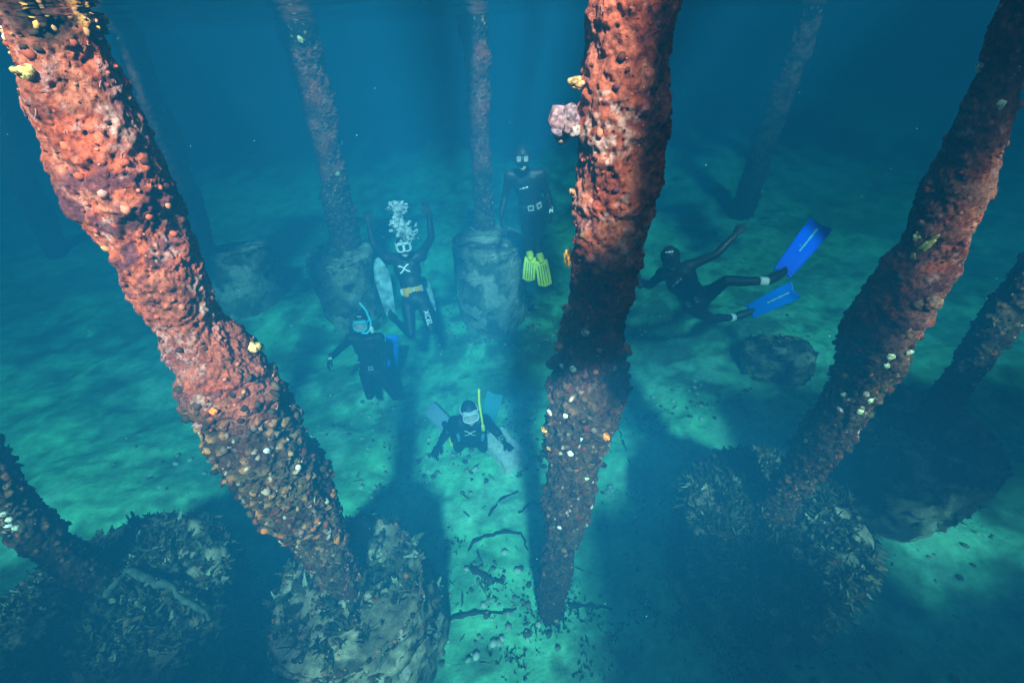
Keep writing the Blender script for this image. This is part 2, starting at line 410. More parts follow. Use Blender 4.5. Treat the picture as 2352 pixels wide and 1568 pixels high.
def encrust(I, n):
    r_ = np.random.default_rng(I['seed'] + 900); st = I['style']; items = []
    nu, nv = I['nu'], I['nv']
    V = I['V'].reshape(nv, nu, 3)
    clus = 0.12 + 0.88 * sstep(0.44, 0.62, fbm(I['V'] * 9 + I['seed'], 3, I['seed'] + 77))
    while len(items) < n:
        iv = r_.integers(2, nv - 2); iu = r_.integers(0, nu)
        z = -I['zabs'][iv]
        if z < -0.05: continue
        low = z > st['z_enc'] + r_.normal(0, 0.12); tp = z < st['z_top'] + r_.normal(0, 0.05)
        if not low and not tp and r_.random() > st.get('mid_rate', 0.22): continue
        q = V[iv, iu]; nrm = np.array([q[0] - I['xx'][iv], q[1] - I['yy'][iv], 0.0]) + r_.normal(0, 0.03, 3)
        k = r_.random(); s = 0.0045 + 0.016 * r_.random() ** 3.2
        if tp:
            v, f = LUMPS[r_.integers(5)]; s = min(s, 0.010); m3 = frame(nrm, r_) @ np.diag([s * 0.7, s * 1.2, s * 0.9]); c_ = pick(r_, PAL_TOP)
        elif low:
            c_ = pick(r_, PAL_LOW) if r_.random() < st.get('bright', 1.0) * clus[iv * nu + iu] else (UMB, OLIVE * 0.6, BRICK * 0.5)[r_.integers(3)] * r_.uniform(0.3, 1.3)
            if k < 0.26: v, f = SHELLS[r_.integers(5)]; m3 = frame(nrm + r_.normal(0, 0.08, 3), r_) @ np.diag([s * 1.3, s * 1.6, s * 1.5])
            elif k < 0.36: v, f = WORMS[r_.integers(5)]; m3 = frame(nrm, r_) * (s * 0.7)
            else: v, f = LUMPS[r_.integers(5)]; m3 = frame(nrm, r_) @ np.diag([s * 1.1, s * r_.uniform(.6, 1.6), s * r_.uniform(.7, 1.7)])
        else:
            c_ = pick(r_, PAL_MID)
            if k < 0.25: v, f = WORMS[r_.integers(5)]; m3 = frame(nrm, r_) * (s * 0.55); c_ = LILAC * r_.uniform(.5, 1.0)
            else: v, f = LUMPS[r_.integers(5)]; m3 = frame(nrm, r_) @ np.diag([s * 0.8, s * 0.7, s * 0.6])
        items.append((v, f, m3, q, c_))
    v, f, c_ = merge_shapes(items)
    o = link('encrusting_growth', mesh_np('encrusting_growth', v, f, c_), M_SHELL, I['root']); o['kind'] = 'stuff'

ST_L = dict(pink=0.55, z_enc=1.15, z_top=-0.012, viol=0.52, lil=0.57)
ST_C = dict(pink=0.5, bright=0.28, dark=0.9, z_enc=1.20, z_top=-0.2, viol=0.55, lil=0.60)
ST_R = dict(bright=0.7, mauve=0.9, z_enc=1.30, z_top=-0.2, viol=0.50, lil=0.55)
ST_F = dict(mauve=0.8, z_enc=1.7, z_top=0.15, viol=0.5, lil=0.56)
GP = 'encrusted timber piles of the jetty'
PL = pile('jetty_pile', 'thick red-orange sponge-covered pile leaning at the left, its top breaking the surface', (805, 1335), -2.95,
     [(120, 25, 268), (200, 55, 300), (400, 132, 375), (600, 248, 482), (700, 312, 527), (800, 370, 600), (870, 402, 640), (1000, 482, 705), (1100, 557, 752), (1200, 640, 787), (1270, 705, 812)],
     220, 700, ST_L, 3, group=GP, clumps=4200)
PC = pile('jetty_pile', 'dark maroon and red pile in the middle, standing right of the yellow-finned diver', (1265, 1395), FLOOR,
     [(0, 1340, 1572), (100, 1335, 1558), (200, 1332, 1558), (300, 1328, 1545), (400, 1318, 1515), (500, 1312, 1490), (600, 1305, 1470), (700, 1296, 1450), (780, 1276, 1445), (850, 1262, 1440), (950, 1260, 1410), (1050, 1260, 1380), (1150, 1258, 1355), (1250, 1250, 1325), (1350, 1240, 1300)],
     220, 760, ST_C, 4, group=GP, clumps=4600)
PR = pile('jetty_pile', 'right-hand pile, dark on its left side and pink on its right, with pale yellow sponges', (1778, 1175), -2.95,
     [(100, 2255, 2400), (200, 2222, 2350), (300, 2180, 2318), (400, 2132, 2290), (500, 2090, 2250), (600, 2035, 2198), (700, 1968, 2145), (800, 1930, 2088), (900, 1888, 2022), (1000, 1835, 1955), (1100, 1778, 1866)],
     180, 600, ST_R, 5, group=GP, clumps=3400)
PA = pile('jetty_pile', 'shadowed pile cut off by the lower left corner, with a few pale shells', (210, 1345), -2.95,
     [(1060, -190, 30), (1200, -20, 140), (1290, 110, 240)], 150, 420, ST_L, 6, group=GP, clumps=1300)
PB = pile('jetty_pile', 'grey-brown speckled pile behind the bubbles, second from the left at the back', (795, 570), -2.85,
     [(0, 612, 718), (100, 650, 742), (200, 682, 762), (300, 705, 780), (400, 730, 797), (500, 752, 818), (560, 765, 828)], 120, 420, ST_F, 7, group=GP, clumps=700)
PD = pile('jetty_pile', 'faint pinkish pile standing on the tall concrete drum behind the yellow-finned diver', (1110, 525), -2.65,
     [(0, 1050, 1122), (350, 1082, 1128), (500, 1088, 1132)], 90, 300, ST_F, 8, group=GP, clumps=250)
PH = pile('jetty_pile', 'pale hazy pile half hidden behind the left red pile', (470, 590), -2.85,
     [(100, 262, 335), (300, 345, 412), (530, 425, 480)], 90, 300, ST_F, 9, group=GP, clumps=150)
PF = pile('jetty_pile', 'barely visible greenish pile at the far left edge', (130, 590), FLOOR,
     [(300, -20, 50), (420, 30, 90), (560, 95, 150)], 80, 240, ST_F, 10, group=GP, clumps=120)
PE = pile('jetty_pile', 'ghostly faint pile in the dark blue water above the blue-finned diver', (1690, 505), FLOOR,
     [(50, 1825, 1890), (250, 1752, 1812), (400, 1705, 1760)], 80, 240, ST_F, 11, group=GP, clumps=120)
PG = pile('jetty_pile', 'shadowed pile cut by the right edge, sloping down behind the right-hand pile', (2110, 985), -3.05,
     [(760, 2235, 2330), (860, 2165, 2255), (950, 2110, 2195)], 120, 360, ST_R, 12, group=GP, clumps=500)
# the row behind the camera, whose shadows fall on the piles in view and stripe the water
def axis_at(I, z):
    k = int(np.argmin(np.abs(I['zabs'] - z))); return I['xx'][k] + I['base'][0], I['yy'][k] + I['base'][1], I['R'][k]
_t = -math.tan(SUN_AZ)
cx_, cy_, cr_ = axis_at(PC, -0.5); rx_, ry_, rr_ = axis_at(PR, -0.6)
xC = cx_ - 0.25 * cr_ + (cy_ - cr_ + 1.0) * _t + 0.185; xR = rx_ + 0.15 * rr_ + (ry_ - rr_ + 1.0) * _t - 0.19
BEHIND = ((-2.75, -1.3, 0.17, 'far left'), (3.3, -1.3, 0.19, 'far right'))
for x, y, r_, w in BEHIND:
    pile('jetty_pile', 'unseen pile of the row behind the camera, ' + w, None, FLOOR, None, 40, 80, ST_F, 20 + int(x * 3 + 9), group='piles of the jetty row behind the camera', base=(x, y, FLOOR), radius=r_)
def axis_at(I, z):
    k = int(np.argmin(np.abs(I['zabs'] - z))); return I['xx'][k] + I['base'][0], I['yy'][k] + I['base'][1], I['R'][k]
_t = -math.tan(SUN_AZ)
cx_, cy_, cr_ = axis_at(PC, -0.5); rx_, ry_, rr_ = axis_at(PR, -0.6)
xC = cx_ - 0.25 * cr_ + (cy_ - cr_ + 1.0) * _t + 0.185; xR = rx_ + 0.15 * rr_ + (ry_ - rr_ + 1.0) * _t - 0.19
# ------------------------------------------------------------------ unseen deck added above the water for the shade it casts
xC2 = cx_ - 0.25 * cr_ + (cy_ - cr_ + 0.3) * _t + 0.19
M_DECK = mat_principled('shade_deck_timber', (0.22, 0.18, 0.14), 0.85, vary=0.4, scale=8, bump=0.4)
def box_mesh(name, lo, hi, bev=0.006):
    bm = bmesh.new(); bmesh.ops.create_cube(bm, size=1.0)
    for v in bm.verts: v.co = [lo[i] if v.co[i] < 0 else hi[i] for i in range(3)]
    if bev: bmesh.ops.bevel(bm, geom=bm.edges[:], offset=bev, segments=1, affect='EDGES')
    me = bpy.data.meshes.new(name); bm.to_mesh(me); bm.free(); return me
deck = empty('shade_deck', (0, 0, 0.40), 'unseen timber deck added above the water to cast shade, with many planks missing', 'shade deck')
drng = np.random.default_rng(41)
def shade_deck_run(x0, x1, y0, y1, keep, beams=True, ragged=0.15):
    x = x0
    while x < x1:
        w = drng.uniform(0.19, 0.25)
        if drng.random() < keep(x):
            a_, b_ = y0 + drng.uniform(-ragged, ragged), y1 + drng.uniform(-0.15, 0.15)
            pm = link('shade_plank', box_mesh('shade_plank', (x, a_, 0.17), (x + w, b_, 0.22)), M_DECK, deck)
        x += w + drng.uniform(0.003, 0.008)
    for yb in (np.arange(y0 + 0.3, y1, 1.9) if beams else (y1 - 0.5,)):
        link('shade_deck_beam', box_mesh('shade_deck_beam', (x0, yb, 0.02), (x1, yb + 0.13, 0.166)), M_DECK, deck)
shade_deck_run(-13, 12, 10.4, 18, lambda x: 1.0, False, 2.2)  # runs added out of view where ground and water should be shaded
shade_deck_run(-9.0, -0.95, -7.0, -2.35, lambda x: 0.95)
shade_deck_run(1.0, 2.35, -7.0, -1.85, lambda x: 1.0)
shade_deck_run(2.35, 9.0, -7.0, -2.85, lambda x: 1.0)
shade_deck_run(2.85, 7.0, -2.0, -0.25, lambda x: 0.92)
# posts added out of view; their shade makes the dark upright stripes on piles
for x, y, r_, h_ in ((xC2, -0.3, 0.185, 2.04), (xR, -1.0, 0.19, 2.6)):
    th = np.linspace(0, 2 * math.pi, 24, endpoint=False)
    v = np.array([[x + r_ * math.cos(a_), y + r_ * math.sin(a_), z] for z in (0.0, h_) for a_ in th])
    link('post', mesh_np('post', v, [grid_faces(24, 2, True), np.array([list(range(23, -1, -1)), list(range(24, 48))])]), M_DECK, deck)
link('shade_deck_rail', box_mesh('shade_deck_rail', (xC2 - 0.06, -1.1, 2.05), (xR - 0.195, -0.95, 2.19)), M_DECK, deck)  # added only to join the shading posts
link('shade_deck_rail', box_mesh('shade_deck_rail', (xC2 - 0.06, -0.945, 2.06), (xC2 + 0.06, -0.1, 2.18)), M_DECK, deck)
link('shade_deck_rail', box_mesh('shade_deck_rail', (xR - 0.1, -1.1, 2.605), (xR + 1.5, -0.95, 2.75)), M_DECK, deck)
link('shade_deck_brace', box_mesh('shade_deck_brace', (xR + 1.2, -2.4, 2.605), (xR + 1.34, -1.105, 2.72)), M_DECK, deck)
link('shade_deck_post', box_mesh('shade_deck_post', (xR + 1.2, -2.55, 0.22), (xR + 1.34, -2.41, 2.72)), M_DECK, deck)
link('shade_board', box_mesh('shade_board', (xC2 - 0.48, -0.36, 0.16), (xC2 - 0.19, -0.24, 0.66)), M_DECK, deck)  # added out of view to shade a stretch of the middle pile
link('shade_board', box_mesh('shade_board', (xR + 0.1, -1.06, 1.95), (xR + 0.85, -0.94, 2.6)), M_DECK, deck)  # added out of view to darken the top of the right pile
# runs of planks added out of view so the sun comes through in sheets
for xa, w_, ya in ((-5.2, 0.63, 2.4), (-4.5, 0.42, 2.2), (-3.65, 0.42, 2.1), (-2.85, 0.42, 1.9), (-1.78, 0.21, 1.9), (-0.66, 0.42, 1.9), (0.34, 0.21, 3.75), (0.80, 0.63, 2.0), (2.05, 0.21, 2.6), (4.4, 0.84, 3.6)):
    for k in range(max(1, round(w_ / 0.21))): link('shade_plank', box_mesh('shade_plank', (xa + k * 0.215, ya + 0.35 * math.sin(xa * 7 + k), 0.17), (xa + k * 0.215 + 0.21, 6.35, 0.22)), M_DECK, deck)
link('shade_deck_beam', box_mesh('shade_deck_beam', (-5.2, 6.1, 0.02), (5.3, 6.23, 0.166)), M_DECK, deck)
# ------------------------------------------------------------------ concrete footings of the piles, overgrown
def drum(name, label, c, r_, ztop, seed, pale=0.5, weed=0, group='concrete drum footings of the piles', tilt=(0, 0), shells=0, rough=1.0):
    nu, n_side, n_top = 150, 60, 40
    zb = FLOOR - 0.35; h = ztop - zb
    rows = []
    for k in range(n_side): rows.append((r_, -h + h * k / n_side))
    for k in range(6): a_ = k / 6 * math.pi / 2; rows.append((r_ - 0.05 + 0.05 * math.cos(a_), -0.05 + 0.05 * math.sin(a_)))
    for k in range(n_top): rows.append(((r_ - 0.05) * (1 - k / (n_top - 1)) + 1e-4, 0.0))
    rows = np.array(rows); nv = len(rows)
    th = np.linspace(0, 2 * math.pi, nu, endpoint=False)
    TH, K = np.meshgrid(th, np.arange(nv)); TH = TH.ravel(); K = K.ravel()
    P = np.stack([np.cos(TH) * rows[K, 0], np.sin(TH) * rows[K, 0], rows[K, 1]], 1)
    Q = P + seed * 5.1
    d = (fbm(Q * 2.5, 3, seed) - 0.5) * 0.16 + (fbm(Q * 9, 4, seed + 1) - 0.5) * 0.09
    wd, wid = worley(Q * 14, seed + 2); d += 0.03 * np.maximum(0, 0.7 - wd) * wid
    wr, wrid = worley(Q * 5, seed + 4); d -= 0.10 * sstep(0.42, 0.15, wr) * (wrid > 0.72)      # broken hollows
    d *= rough
    top_ = sstep(-0.05, 0.0, rows[K, 1]); N = np.stack([np.cos(TH) * (1 - top_), np.sin(TH) * (1 - top_), top_], 1)
    V = P + N * d[:, None]
    V[:, 2] += V[:, 0] * tilt[0] + V[:, 1] * tilt[1]
    cA = np.array([0.36, 0.31, 0.19]); cB = np.array([0.16, 0.14, 0.085]); cC = np.array([0.055, 0.052, 0.030]); cP = np.array([0.66, 0.55, 0.42])
    n1 = fbm(Q * 3.2, 5, seed + 5); n2 = fbm(Q * 8, 5, seed + 6)
    col = mix(np.tile(cA, (len(P), 1)), cB, sstep(0.42, 0.6, n1)); col = mix(col, cC, sstep(0.60 - 0.2 * (1 - pale), 0.68 - 0.2 * (1 - pale), n2))
    col = mix(col, cP, np.clip(sstep(0.66 - 0.16 * pale, 0.74 - 0.10 * pale, fbm(Q * 5, 5, seed + 7)) * pale, 0, 1)); col = mix(col, WHITE, (wid > 0.93) * sstep(0.4, 0.2, wd) * 0.8)
    root = empty(name, (c[0], c[1], ztop), label, 'pile footing', group)
    link('concrete_drum', mesh_np('concrete_drum', V, grid_faces(nu, nv, True), col), M_CONC, root)
    rr = np.random.default_rng(seed + 70)
    if shells:
        items = []
        for _ in range(shells):
            if rr.random() < 0.35: k = rr.integers(n_side - 6, n_side + 6) * nu + rr.integers(nu)
            else: k = rr.integers(n_side // 2, nv - 4) * nu + rr.integers(nu)
            s = 0.005 + 0.016 * rr.random() ** 3; v, f = (LUMPS if rr.random() < 0.7 else SHELLS)[rr.integers(5)]
            items.append((v, f, frame(N[k] + 1e-3, rr) @ np.diag([s, s * rr.uniform(.7, 1.5), s]), V[k], pick(rr, PAL_LOW)))
        v, f, c_ = merge_shapes(items); o = link('shell_growth', mesh_np('shell_growth', v, f, c_), M_SHELL, root); o['kind'] = 'stuff'
    if weed:
        keep = [k for k in rr.integers(n_side // 2 * nu, (nv - 3) * nu, weed * 3) if n2[k] > 0.46 or rr.random() < 0.25][:weed]
        v, f, c_ = weed_tufts([(V[k], N[k]) for k in keep], rr)
        o = link('seaweed', mesh_np('seaweed', v, f, c_, smooth=False), M_WEED, root); o['kind'] = 'stuff'
    return root
def weed_tufts(spots, rr, size=1.0):
    vs, fs, cs, n = [], [], [], 0
    for q, nrm in spots:
        nb = rr.integers(5, 11); tone = rr.uniform(0.4, 1.6); hue = (np.array([0.065, 0.070, 0.030]), np.array([0.10, 0.070, 0.03]), np.array([0.035, 0.045, 0.022]), np.array([0.20, 0.21, 0.13]))[rr.choice(4, p=[.4, .22, .23, .15])]
        for _ in range(nb):
            L = size * rr.uniform(0.015, 0.055); w = L * rr.uniform(0.14, 0.42)
            d = nrm * rr.uniform(0.3, 1.0) + rr.normal(0, 0.6, 3); d /= np.linalg.norm(d)
            s = np.cross(d, rr.normal(0, 1, 3)); s /= np.linalg.norm(s); bend = rr.normal(0, 0.5, 3)
            m_ = 5
            for k in range(m_ + 1):
                t = k / m_; p_ = q + d * L * t + bend * L * t * t; ww = w * (0.35 + 0.9 * math.sin(0.35 + 2.5 * t)) * (1 + 0.30 * math.sin(9 * t + n)) * (1 - 0.5 * t * t)
                vs += [p_ - s * ww, p_ + s * ww]
            fs.append(np.array([[n + 2 * k, n + 2 * k + 1, n + 2 * k + 3, n + 2 * k + 2] for k in range(m_)])); cs.append(np.tile(hue * tone, (2 * m_ + 2, 1))); n += 2 * m_ + 2
    return np.array(vs), np.vstack(fs), np.vstack(cs)
drum('concrete_footing', 'speckled concrete drum at the foot of the left red pile, pale rim facing right', onz(800, 1345, -2.93)[:2], 0.49, -2.93, 31, 0.75, 420, shells=900)
drum('concrete_footing', 'weedy dark drum under the right-hand pile, a thin pale arc along its rim', onz(1785, 1185, -2.95)[:2], 0.60, -2.95, 32, 0.45, 3000, shells=500)
drum('concrete_footing', 'dark weed-covered drum in the lower left corner', onz(235, 1400, -2.98)[:2], 0.68, -2.98, 33, 0.3, 2600, shells=400)
drum('concrete_footing', 'tall pale drum standing behind and left of the yellow-finned diver', onz(1122, 548, -2.63)[:2], 0.57, -2.63, 34, 1.3, 0, rough=0.45)
drum('concrete_footing', 'rounded drum with a pale tilted top, right of the left red pile', onz(525, 570, -2.83)[:2], 0.58, -2.83, 35, 1.2, 0, tilt=(0.05, -0.22), rough=0.45)
drum('concrete_footing', 'dim drum under the grey-brown pile behind the bubbles', onz(780, 578, -2.83)[:2], 0.52, -2.83, 36, 0.8, 0, rough=0.6)
drum('concrete_footing', 'drum under the shadowed pile at the right edge', onz(2110, 990, -3.08)[:2], 0.60, -3.08, 37, 0.3, 300)
drum('concrete_footing', 'low pale block lying on the sand below the blue fins', onz(1790, 800, -3.6)[:2], 0.42, -3.6, 38, 0.5, 60, tilt=(0.1, -0.1), rough=0.8)
# ------------------------------------------------------------------ divers
M_SUIT = mat_principled('black_neoprene', (0.012, 0.014, 0.018), 0.5, vary=0.45, scale=14, bump=0.6)
M_GLOVE = mat_principled('black_glove', (0.012, 0.013, 0.016), 0.6, vary=0.2, scale=40, bump=0.15)
M_SKIN = mat_principled('skin', (0.70, 0.50, 0.40), 0.5, vary=0.08, scale=30)
M_WHITE = mat_principled('white_print', (0.86, 0.86, 0.84), 0.5)
M_CUFF = mat_principled('white_ankle_cuff', (0.80, 0.80, 0.78), 0.7)
M_ORANGE = mat_principled('orange_belt_webbing', (1.0, 0.46, 0.01), 0.5)
M_LEAD = mat_principled('lead_weight', (0.45, 0.46, 0.47), 0.45, metallic=0.4, vary=0.2)
M_STEEL = mat_principled('steel_buckle', (0.80, 0.80, 0.80), 0.3, metallic=0.5)
M_WEB = mat_principled('black_belt_webbing', (0.02, 0.02, 0.022), 0.6)
M_YFIN = mat_principled('bright_yellow_rubber', (0.95, 0.90, 0.03), 0.45)
M_YDARK = mat_principled('dark_foot_pocket', (0.015, 0.016, 0.02), 0.5)
M_BFIN = mat_principled('bright_blue_blade', (0.00, 0.20, 0.95), 0.35)
M_BDARK = mat_principled('deep_blue_blade', (0.00, 0.09, 0.75), 0.35)
M_PFIN = mat_principled('pale_grey_blue_blade', (0.42, 0.52, 0.60), 0.4)
M_TFIN = mat_principled('turquoise_blade', (0.10, 0.42, 0.50), 0.4)
M_CAMO = mat_principled('mottled_pale_blade', (0.26, 0.38, 0.40), 0.4, vary=0.75, scale=11)
M_CYAN = mat_principled('cyan_plastic', (0.10, 0.62, 0.80), 0.35)
M_YTUBE = mat_principled('yellow_snorkel_tube', (0.85, 0.90, 0.05), 0.35)
M_MASKB = mat_principled('black_mask_rubber', (0.012, 0.013, 0.015), 0.45)
M_MASKP = mat_principled('clear_silicone', (0.62, 0.70, 0.72), 0.3)
M_EYE = mat_principled('eye', (0.05, 0.035, 0.03), 0.2)
def mat_lens(name, tint, rough=0.12, metal=0.85):
    return mat_principled(name, tint, rough, metallic=metal, spec=0.8)
M_LENS = mat_lens('silvered_lens', (0.85, 0.87, 0.88), 0.25, 0.35)
M_LENSD = mat_lens('dark_lens', (0.05, 0.06, 0.07), 0.1, 0.2)
M_LENSC = mat_lens('clear_lens_glare', (0.70, 0.72, 0.72), 0.15, 0.1); M_LENSC.node_tree.nodes['Principled BSDF'].inputs['Alpha'].default_value = 0.45

def solve(parent, px, length, far=True):
    """a joint seen at px, one bone length from its parent, on the far or the near side"""
    r_ = ray(*px); p_ = np.asarray(parent)
    a, b, c = r_ @ r_, -2 * r_ @ p_, p_ @ p_ - length ** 2
    disc = b * b - 4 * a * c
    t = -b / (2 * a) if disc < 0 else (-b + (1 if far else -1) * math.sqrt(disc)) / (2 * a)
    return r_ * t
def unit(v): v = np.asarray(v, float); return v / max(1e-9, np.linalg.norm(v))

def tube(points, radii, n=14, caps=True):
    """closed tapered tube with rounded ends -> (v, quads, tris)"""
    P, Rr = [np.asarray(q, float) for q in points], list(radii)
    if caps:
        d0, d1 = unit(P[0] - P[1]), unit(P[-1] - P[-2]); pre, post = [], []
        for k in (3, 2, 1):
            a_ = k / 3.3 * math.pi / 2; pre.append((P[0] + d0 * Rr[0] * math.sin(a_), Rr[0] * math.cos(a_))); 
        for k in (1, 2, 3):
            a_ = k / 3.3 * math.pi / 2; post.append((P[-1] + d1 * Rr[-1] * math.sin(a_), Rr[-1] * math.cos(a_)))
        P = [q for q, _ in pre] + P + [q for q, _ in post]; Rr = [r_ for _, r_ in pre] + Rr + [r_ for _, r_ in post]
    v = []; prev = None
    for k, q in enumerate(P):
        d = unit(P[min(k + 1, len(P) - 1)] - P[max(k - 1, 0)])
        if prev is None: h = np.array([0, 0, 1.0]) if abs(d[2]) < 0.9 else np.array([1.0, 0, 0]); s = unit(np.cross(d, h))
        else: s = unit(prev - d * (prev @ d))
        prev = s; t = np.cross(d, s)
        for j in range(n):
            th = 2 * math.pi * j / n; v.append(q + (s * math.cos(th) + t * math.sin(th)) * Rr[k])
    f = grid_faces(n, len(P), True); m_ = len(P)
    v += [P[0], P[-1]]
    i = np.arange(n)
    tri = np.vstack([np.stack([(i + 1) % n, i, np.full(n, m_ * n)], 1), np.stack([(m_ - 1) * n + i, (m_ - 1) * n + (i + 1) % n, np.full(n, m_ * n + 1)], 1)])
    return np.array(v), f, tri
def ellipsoid(c, axes, radii):
    v, f = _ico(3, 0, 1); A = np.stack([unit(a_) for a_ in axes], 1)
    return (v * np.asarray(radii)) @ A.T + np.asarray(c), np.zeros((0, 4), int), f
def fuse(name, parts, voxel, smooth=4, factor=0.5):
    """one continuous skin round overlapping shapes"""
    vs, q4, t3, n = [], [], [], 0
    for v, f, t in parts:
        vs.append(v); q4.append(f + n); t3.append(t + n); n += len(v)
    fl = [a_ for a_ in (np.vstack(q4), np.vstack(t3)) if len(a_)]
    me = mesh_np(name + '_raw', np.vstack(vs), fl)
    o = bpy.data.objects.new(name + '_raw', me); COL.objects.link(o)
    md = o.modifiers.new('r', 'REMESH'); md.mode = 'VOXEL'; md.voxel_size = voxel
    sm = o.modifiers.new('s', 'SMOOTH'); sm.factor = factor; sm.iterations = smooth
    dg = bpy.context.evaluated_depsgraph_get(); dg.update()
    out = bpy.data.meshes.new_from_object(o.evaluated_get(dg)); out.name = name
    bpy.data.objects.remove(o); bpy.data.meshes.remove(me)
    out.polygons.foreach_set('use_smooth', np.ones(len(out.polygons), dtype=bool)); out.materials.clear()
    return out
from mathutils.bvhtree import BVHTree
def bvh_of(me):
    return BVHTree.FromPolygons([v.co[:] for v in me.vertices], [p_.vertices[:] for p_ in me.polygons])
def join_parts(name, parts):
    vs, q4, t3, n = [], [], [], 0
    for v, f, t in parts:
        vs.append(v); q4.append(f + n); t3.append(t + n); n += len(v)
    return mesh_np(name, np.vstack(vs), [a_ for a_ in (np.vstack(q4), np.vstack(t3)) if len(a_)])

def glove_mesh(mirror=1, curl=0.35):
    """hand along +Y from the wrist, palm facing -Z, thumb on the +X*mirror side"""
    parts = [ellipsoid((0, 0.045, 0), ((1, 0, 0), (0, 1, 0), (0, 0, 1)), (0.043, 0.055, 0.019)), tube([(0, -0.05, 0), (0, 0.0, 0)], [0.031, 0.030])]
    for k, (x, L, sp) in enumerate(((0.031, 0.074, 0.16), (0.011, 0.084, 0.04), (-0.010, 0.077, -0.07), (-0.030, 0.060, -0.20))):
        x *= mirror; sp *= mirror; c_ = curl * (1 + 0.18 * k); q = np.array([x, 0.082, 0.0]); pts = [np.array([x * 0.9, 0.05, 0]), q]; a_ = 0.15
        for seg in (0.42, 0.32, 0.26):
            q = q + L * seg * np.array([math.sin(sp) * math.cos(a_), math.cos(sp) * math.cos(a_), -math.sin(a_)]); pts.append(q); a_ += c_
        parts.append(tube(pts, [0.0115, 0.0108, 0.0098, 0.009, 0.008], 10))
    m_ = mirror
    parts.append(tube([(0.022 * m_, 0.018, -0.004), (0.045 * m_, 0.040, -0.012), (0.062 * m_, 0.062, -0.020), (0.070 * m_, 0.084, -0.026)], [0.016, 0.0135, 0.012, 0.0095], 10))
    return fuse('glove', parts, 0.0048, 2, 0.4)
GLOVE_L, GLOVE_R = glove_mesh(1), glove_mesh(-1)
GLOVE_L.materials.append(M_GLOVE); GLOVE_R.materials.append(M_GLOVE)

def basis(loc, x, y, z):
    return Matrix(((x[0], y[0], z[0], loc[0]), (x[1], y[1], z[1], loc[1]), (x[2], y[2], z[2], loc[2]), (0, 0, 0, 1)))

